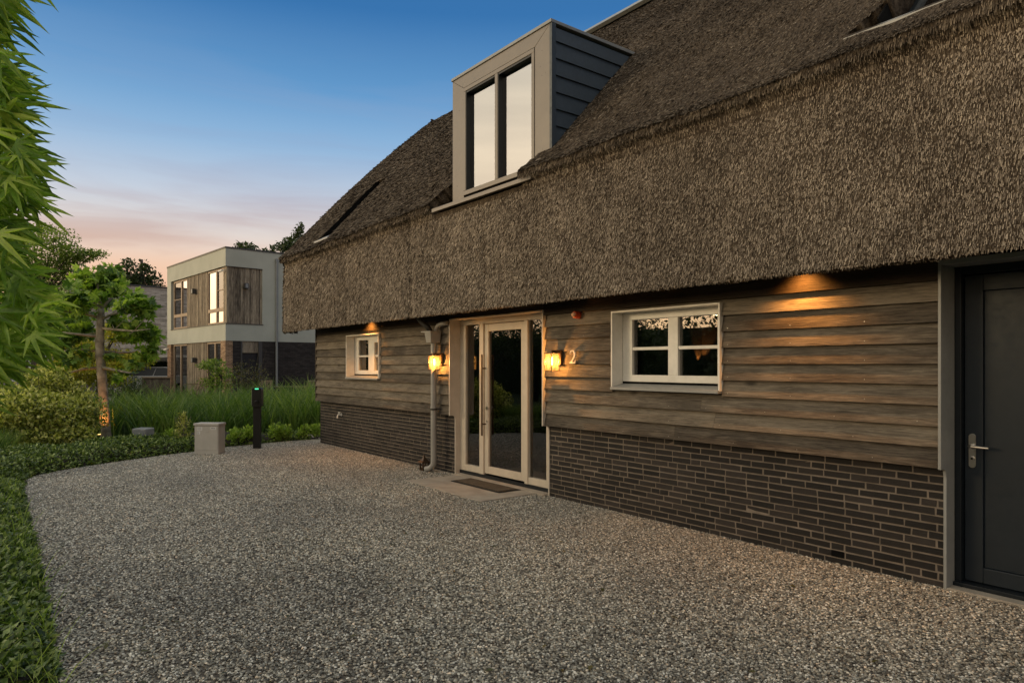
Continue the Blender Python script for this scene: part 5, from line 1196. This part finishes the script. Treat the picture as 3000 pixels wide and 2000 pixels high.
# ground cover: a mounded strip round the gravel
inner = EDGE[1:]; ed = np.array(inner)
def cover_h(d_): return .30*np.clip(d_/.30, 0, 1)**.55
cs = []; tot = 0
def edge_pts(n, x_lo, x_hi, wmax):
    segl = np.linalg.norm(np.diff(ed, axis=0), axis=1); cu = np.concatenate([[0], np.cumsum(segl)]); s_ = rng.random(n)*cu[-1]
    px_ = np.interp(s_, cu, ed[:, 0]); py_ = np.interp(s_, cu, ed[:, 1]); e = .05
    tx = np.interp(s_+e, cu, ed[:, 0])-np.interp(s_-e, cu, ed[:, 0]); ty = np.interp(s_+e, cu, ed[:, 1])-np.interp(s_-e, cu, ed[:, 1]); l_ = np.hypot(tx, ty)+1e-9
    nx, ny = ty/l_, -tx/l_                    # away from the gravel
    flip = (nx*(-7-px_)+ny*(3-py_)) > 0; nx[flip] *= -1; ny[flip] *= -1
    d_ = rng.random(n)*wmax
    return px_, py_, nx, ny, d_, s_, cu[-1]
n = 80000; px_, py_, nx, ny, d_, s_, tot = edge_pts(n, 0, 0, 1.5)
hmul = np.clip(.55+.45*(s_ > 7.2)+.0*s_, .5, 1.)*(.82+.35*np.array([mn.noise(Vector((a*1.3, b*1.3, 0))) for a, b in zip(px_+nx*d_, py_+ny*d_)]))
taper = 1-.62*np.clip((s_-(tot-2.6))/1.2, 0, 1)
hmul = hmul*taper
zz = cover_h(d_)*hmul; pos = np.stack([px_+nx*d_, py_+ny*d_, np.maximum(.012, zz*(.55+.5*rng.random(n)))], 1)
front = rng.random(n) < .35; pos[front, 2] *= rng.random(front.sum())
nearc = np.hypot(pos[:, 0], pos[:, 1]) < 2.3; keep = ~nearc & (pos[:, 0] < -.5)
dirs = rdir(n, .25); dirs[:, 0] += nx*-.5; dirs[:, 1] += ny*-.5
sz = .026+.022*rng.random(n); A_ = np.clip(rng.normal(.50, .30, n)-.04*(s_ < 7.3), 0, 1)
o = scatter('groundcover', LEAF_S, pos[keep], dirs[keep], rdir(keep.sum(), 1.3, .7), sz[keep]*1.5, LF_COVER, None, A_[keep])
kind(o, 'stuff', 'low glossy green groundcover bordering the gravel driveway', 'groundcover')
# soil strip under it
segs_ = ed; off = []
for i in range(len(ed)):
    a = ed[max(i-1, 0)]; b_ = ed[min(i+1, len(ed)-1)]; t2 = (b_-a)/np.linalg.norm(b_-a); nr = np.array([t2[1], -t2[0]])
    if nr @ (np.array([-7, 3])-ed[i]) > 0: nr = -nr
    off.append(nr)
off = np.array(off); rows = [(0.02, .0), (.10, .10), (.3, .17), (1.6, .17), (1.7, -.02)]; V = []; F = []
hm = np.interp(np.arange(len(ed)), [0, 4, 5, 11, 12, 13], [.5, .5, 1, 1, .5, .35])
for d_, h_ in rows: V += [(ed[i][0]+off[i][0]*d_, ed[i][1]+off[i][1]*d_, h_*hm[i] if h_ > 0 else h_+.001) for i in range(len(ed))]
nE = len(ed)
for r_ in range(len(rows)-1): F += [(r_*nE+i, r_*nE+i+1, (r_+1)*nE+i+1, (r_+1)*nE+i) for i in range(nE-1)]
kind(npmesh('soil_bed', V, F, M_SOIL), 'structure')
# grass tufts sticking out on the left edge
n = 420; sx = -2.8-8.5*rng.random(n); b_ = np.stack([sx, .30-.35*rng.random(n)**1.5, np.zeros(n)], 1)
kind(blades('edge_grass', b_, .14+.24*rng.random(n)**2, .006, .6+.8*rng.random(n), LF_LIME, seg=5), 'stuff', 'thin pale grass blades along the left gravel edge', 'grass')
n = 160; lx = -10.5+9.5*rng.random(n); ly = .5+4.7*rng.random(n)**1.3; pos = np.stack([lx, ly, np.full(n, .018)], 1); dd_ = rdir(n); dd_[:, 2] *= .15
kind(scatter('stray_leaves', LEAF_S, pos, dd_, rdir(n, 4., .5), .03+.03*rng.random(n), LF_BROWN), 'stuff', 'small fallen leaves lying on the gravel', 'leaves')
# bright shrubs in the strip
for (u, v, t_, r1, rz_, n, lab) in [(500, 1290, 13.3, .16, .15, 420, 'lime-green leafy clump between the garden speaker and the grey cabinet'), (692, 1285, 13.5, .17, .17, 460, 'lime-green leafy clump just right of the grey cabinet'), (727, 1287, 13.8, .15, .17, 420, 'lime-green leafy clump just left of the charging post'),
                               (808, 1278, 14.2, .16, .22, 520, 'tallest lime-green clump, right of the charging post'), (836, 1285, 14.3, .14, .16, 340, 'lime-green clump second to the right of the charging post'), (893, 1286, 14.6, .16, .14, 340, 'lime-green clump near the thatched house corner'), (925, 1284, 14.7, .15, .14, 300, 'lime-green clump touching the thatched house corner')]:
    c = P(u, v, t_); shrub('lime_shrub', lab, (c[0], c[1], max(.16, c[2])), (r1, r1, rz_), n, LEAF_S, .065, LF_LIME, 8, 'lime-green clumps along the border', up=.8)
c = P(535, 1250, 13.2); t_ = thing('tall_weed', 'tall drooping weed with small pale leaves left of the cabinet', 'plant', (c[0], c[1], 0))
g = MB(); n = 420; q = rng.random(n); pos = np.stack([c[0]+rng.normal(size=n)*.09*(1.2-q), c[1]+rng.normal(size=n)*.10*(1.2-q), .15+.53*q], 1)
for i in range(7): g.tube([(c[0]+rng.normal()*.03, c[1]+rng.normal()*.03, 0), (c[0]+rng.normal()*.05, c[1]+rng.normal()*.05, .35), (c[0]+rng.normal()*.08, c[1]+rng.normal()*.08, .6)], [.006, .005, .003], 5)
g.build('stem', M_BARK, t_); scatter('foliage', LEAF_N, pos, rdir(n, -.9), rdir(n, .3), .06+.03*rng.random(n), LF_SHRUB, t_)

# foreground maple ---------------------------------------------------------
mp_ = thing('foreground_maple', 'maple with deeply cut leaves crowding the left edge of the picture', 'tree', (-3.9, -1.0, 0))
UP = np.array([0, 0, 1.])
vv = np.array([-80, 0, 100, 150, 250, 350, 430, 520, 590, 650, 750, 850, 950, 1000, 1060, 1130, 1200]); uu = np.array([45, 25, 30, 35, 50, 80, 98, 98, 115, 65, 80, 112, 120, 90, 45, 5, -50])
n = 1550; v = -260+rng.random(n)*1440; edge = np.interp(v, vv, uu)+np.array([55*mn.noise(Vector((q/70., 3.3, 0)))+30*mn.noise(Vector((q/23., 8.3, 0))) for q in v]); u = edge-30-rng.random(n)**1.15*560; tt = 2.15+.5*rng.random(n)+.5*rng.random(n)*(u < -100)
pos = np.array([P(a, b, c) for a, b, c in zip(u, v, tt)])
dr = RT[None]*(1.0+.25*rng.normal(size=(n, 1)))+UP[None]*(-.35+.32*rng.normal(size=(n, 1)))-FW[None]*(.1+.45*rng.normal(size=(n, 1)))
nm = UP[None]*.75-FW[None]*(.75)+rng.normal(size=(n, 3))*.45
far = 460; pf = blob(far, (-3.9, -1.0, 2.6), (1.15, .95, 1.5), .2); pf = pf[(pf[:, 1] < -.35)]
sz = np.concatenate([.055+.085*rng.random(n)**1.4, .12+.05*rng.random(len(pf))])
pos = np.concatenate([pos, pf]); dr = np.concatenate([dr, rdir(len(pf), -.4)]); nm = np.concatenate([nm, rdir(len(pf), 1.)])
scatter('crown', LEAF_ACER, pos, dr, nm, sz, LF_ACER, mp_, np.clip(rng.normal(.55, .27, len(pos)), 0, 1))
g = MB(); g.tube([(-3.9, -1.0, 0), (-3.92, -.98, .8), (-3.85, -1.02, 1.5), (-3.8, -1.0, 2.6), (-3.75, -1.0, 3.4)], [.07, .055, .05, .03, .01], 12)
for i in range(26):
    z0 = 1.0+1.9*rng.random(); st_ = np.array([-3.86, -1.0, z0]); e = P(rng.uniform(-180, 60), rng.uniform(-100, 1050), rng.uniform(2.2, 2.8)); mid = (st_+e)/2+np.array([0, 0, .12])
    g.tube([st_, mid, e], [.016, .010, .004], 6)
g.build('trunk', M_BARKDARK, mp_, smooth=True)

# trees and hedge opposite the house: they stand in the glass; last two added unseen, to shade the facade
for i, (x, y, h, r_, lab) in enumerate([(-17.5, -8.5, 3.4, 1.6, 'round dark tree across the garden, nearest the hedge corner'), (-23, -8, 3.6, 1.8, 'round dark tree across the garden, middle of the row'), (-28.5, -9.5, 4.6, 2.1, 'tallest round dark tree across the garden'), (-12, -7.5, 2.9, 1.5, 'smallest round dark tree across the garden'), (-33, -5.5, 4.2, 1.9, 'round dark tree across the garden, farthest left'), (-9.8, -6.6, 5.6, 2.0, 'tall dark tree added behind the camera to shade the facade, nearest the maple'), (-6.2, -7.0, 5.4, 2.0, 'tall dark tree added behind the camera to shade the facade, farthest right')]):
    bl = [((x+rng.normal()*r_*.4, y+rng.normal()*r_*.4, h-r_*.7+rng.normal()*.3), (r_*.7, r_*.7, r_*.55), 900) for k in range(4)]
    simple_tree('garden_tree', lab, (x, y), [(x, y, 0), (x, y, 1.2), (x, y, h-r_*.5)], [.12, .1, .04], bl, LEAF_S, .13, LF_DARK, group='trees across the garden')
hedge(-45, 4, -14, -12.4, 3.55, 14000, 'garden_hedge', 'dark hedge across the garden opposite the house', .22)
print('tris ok')
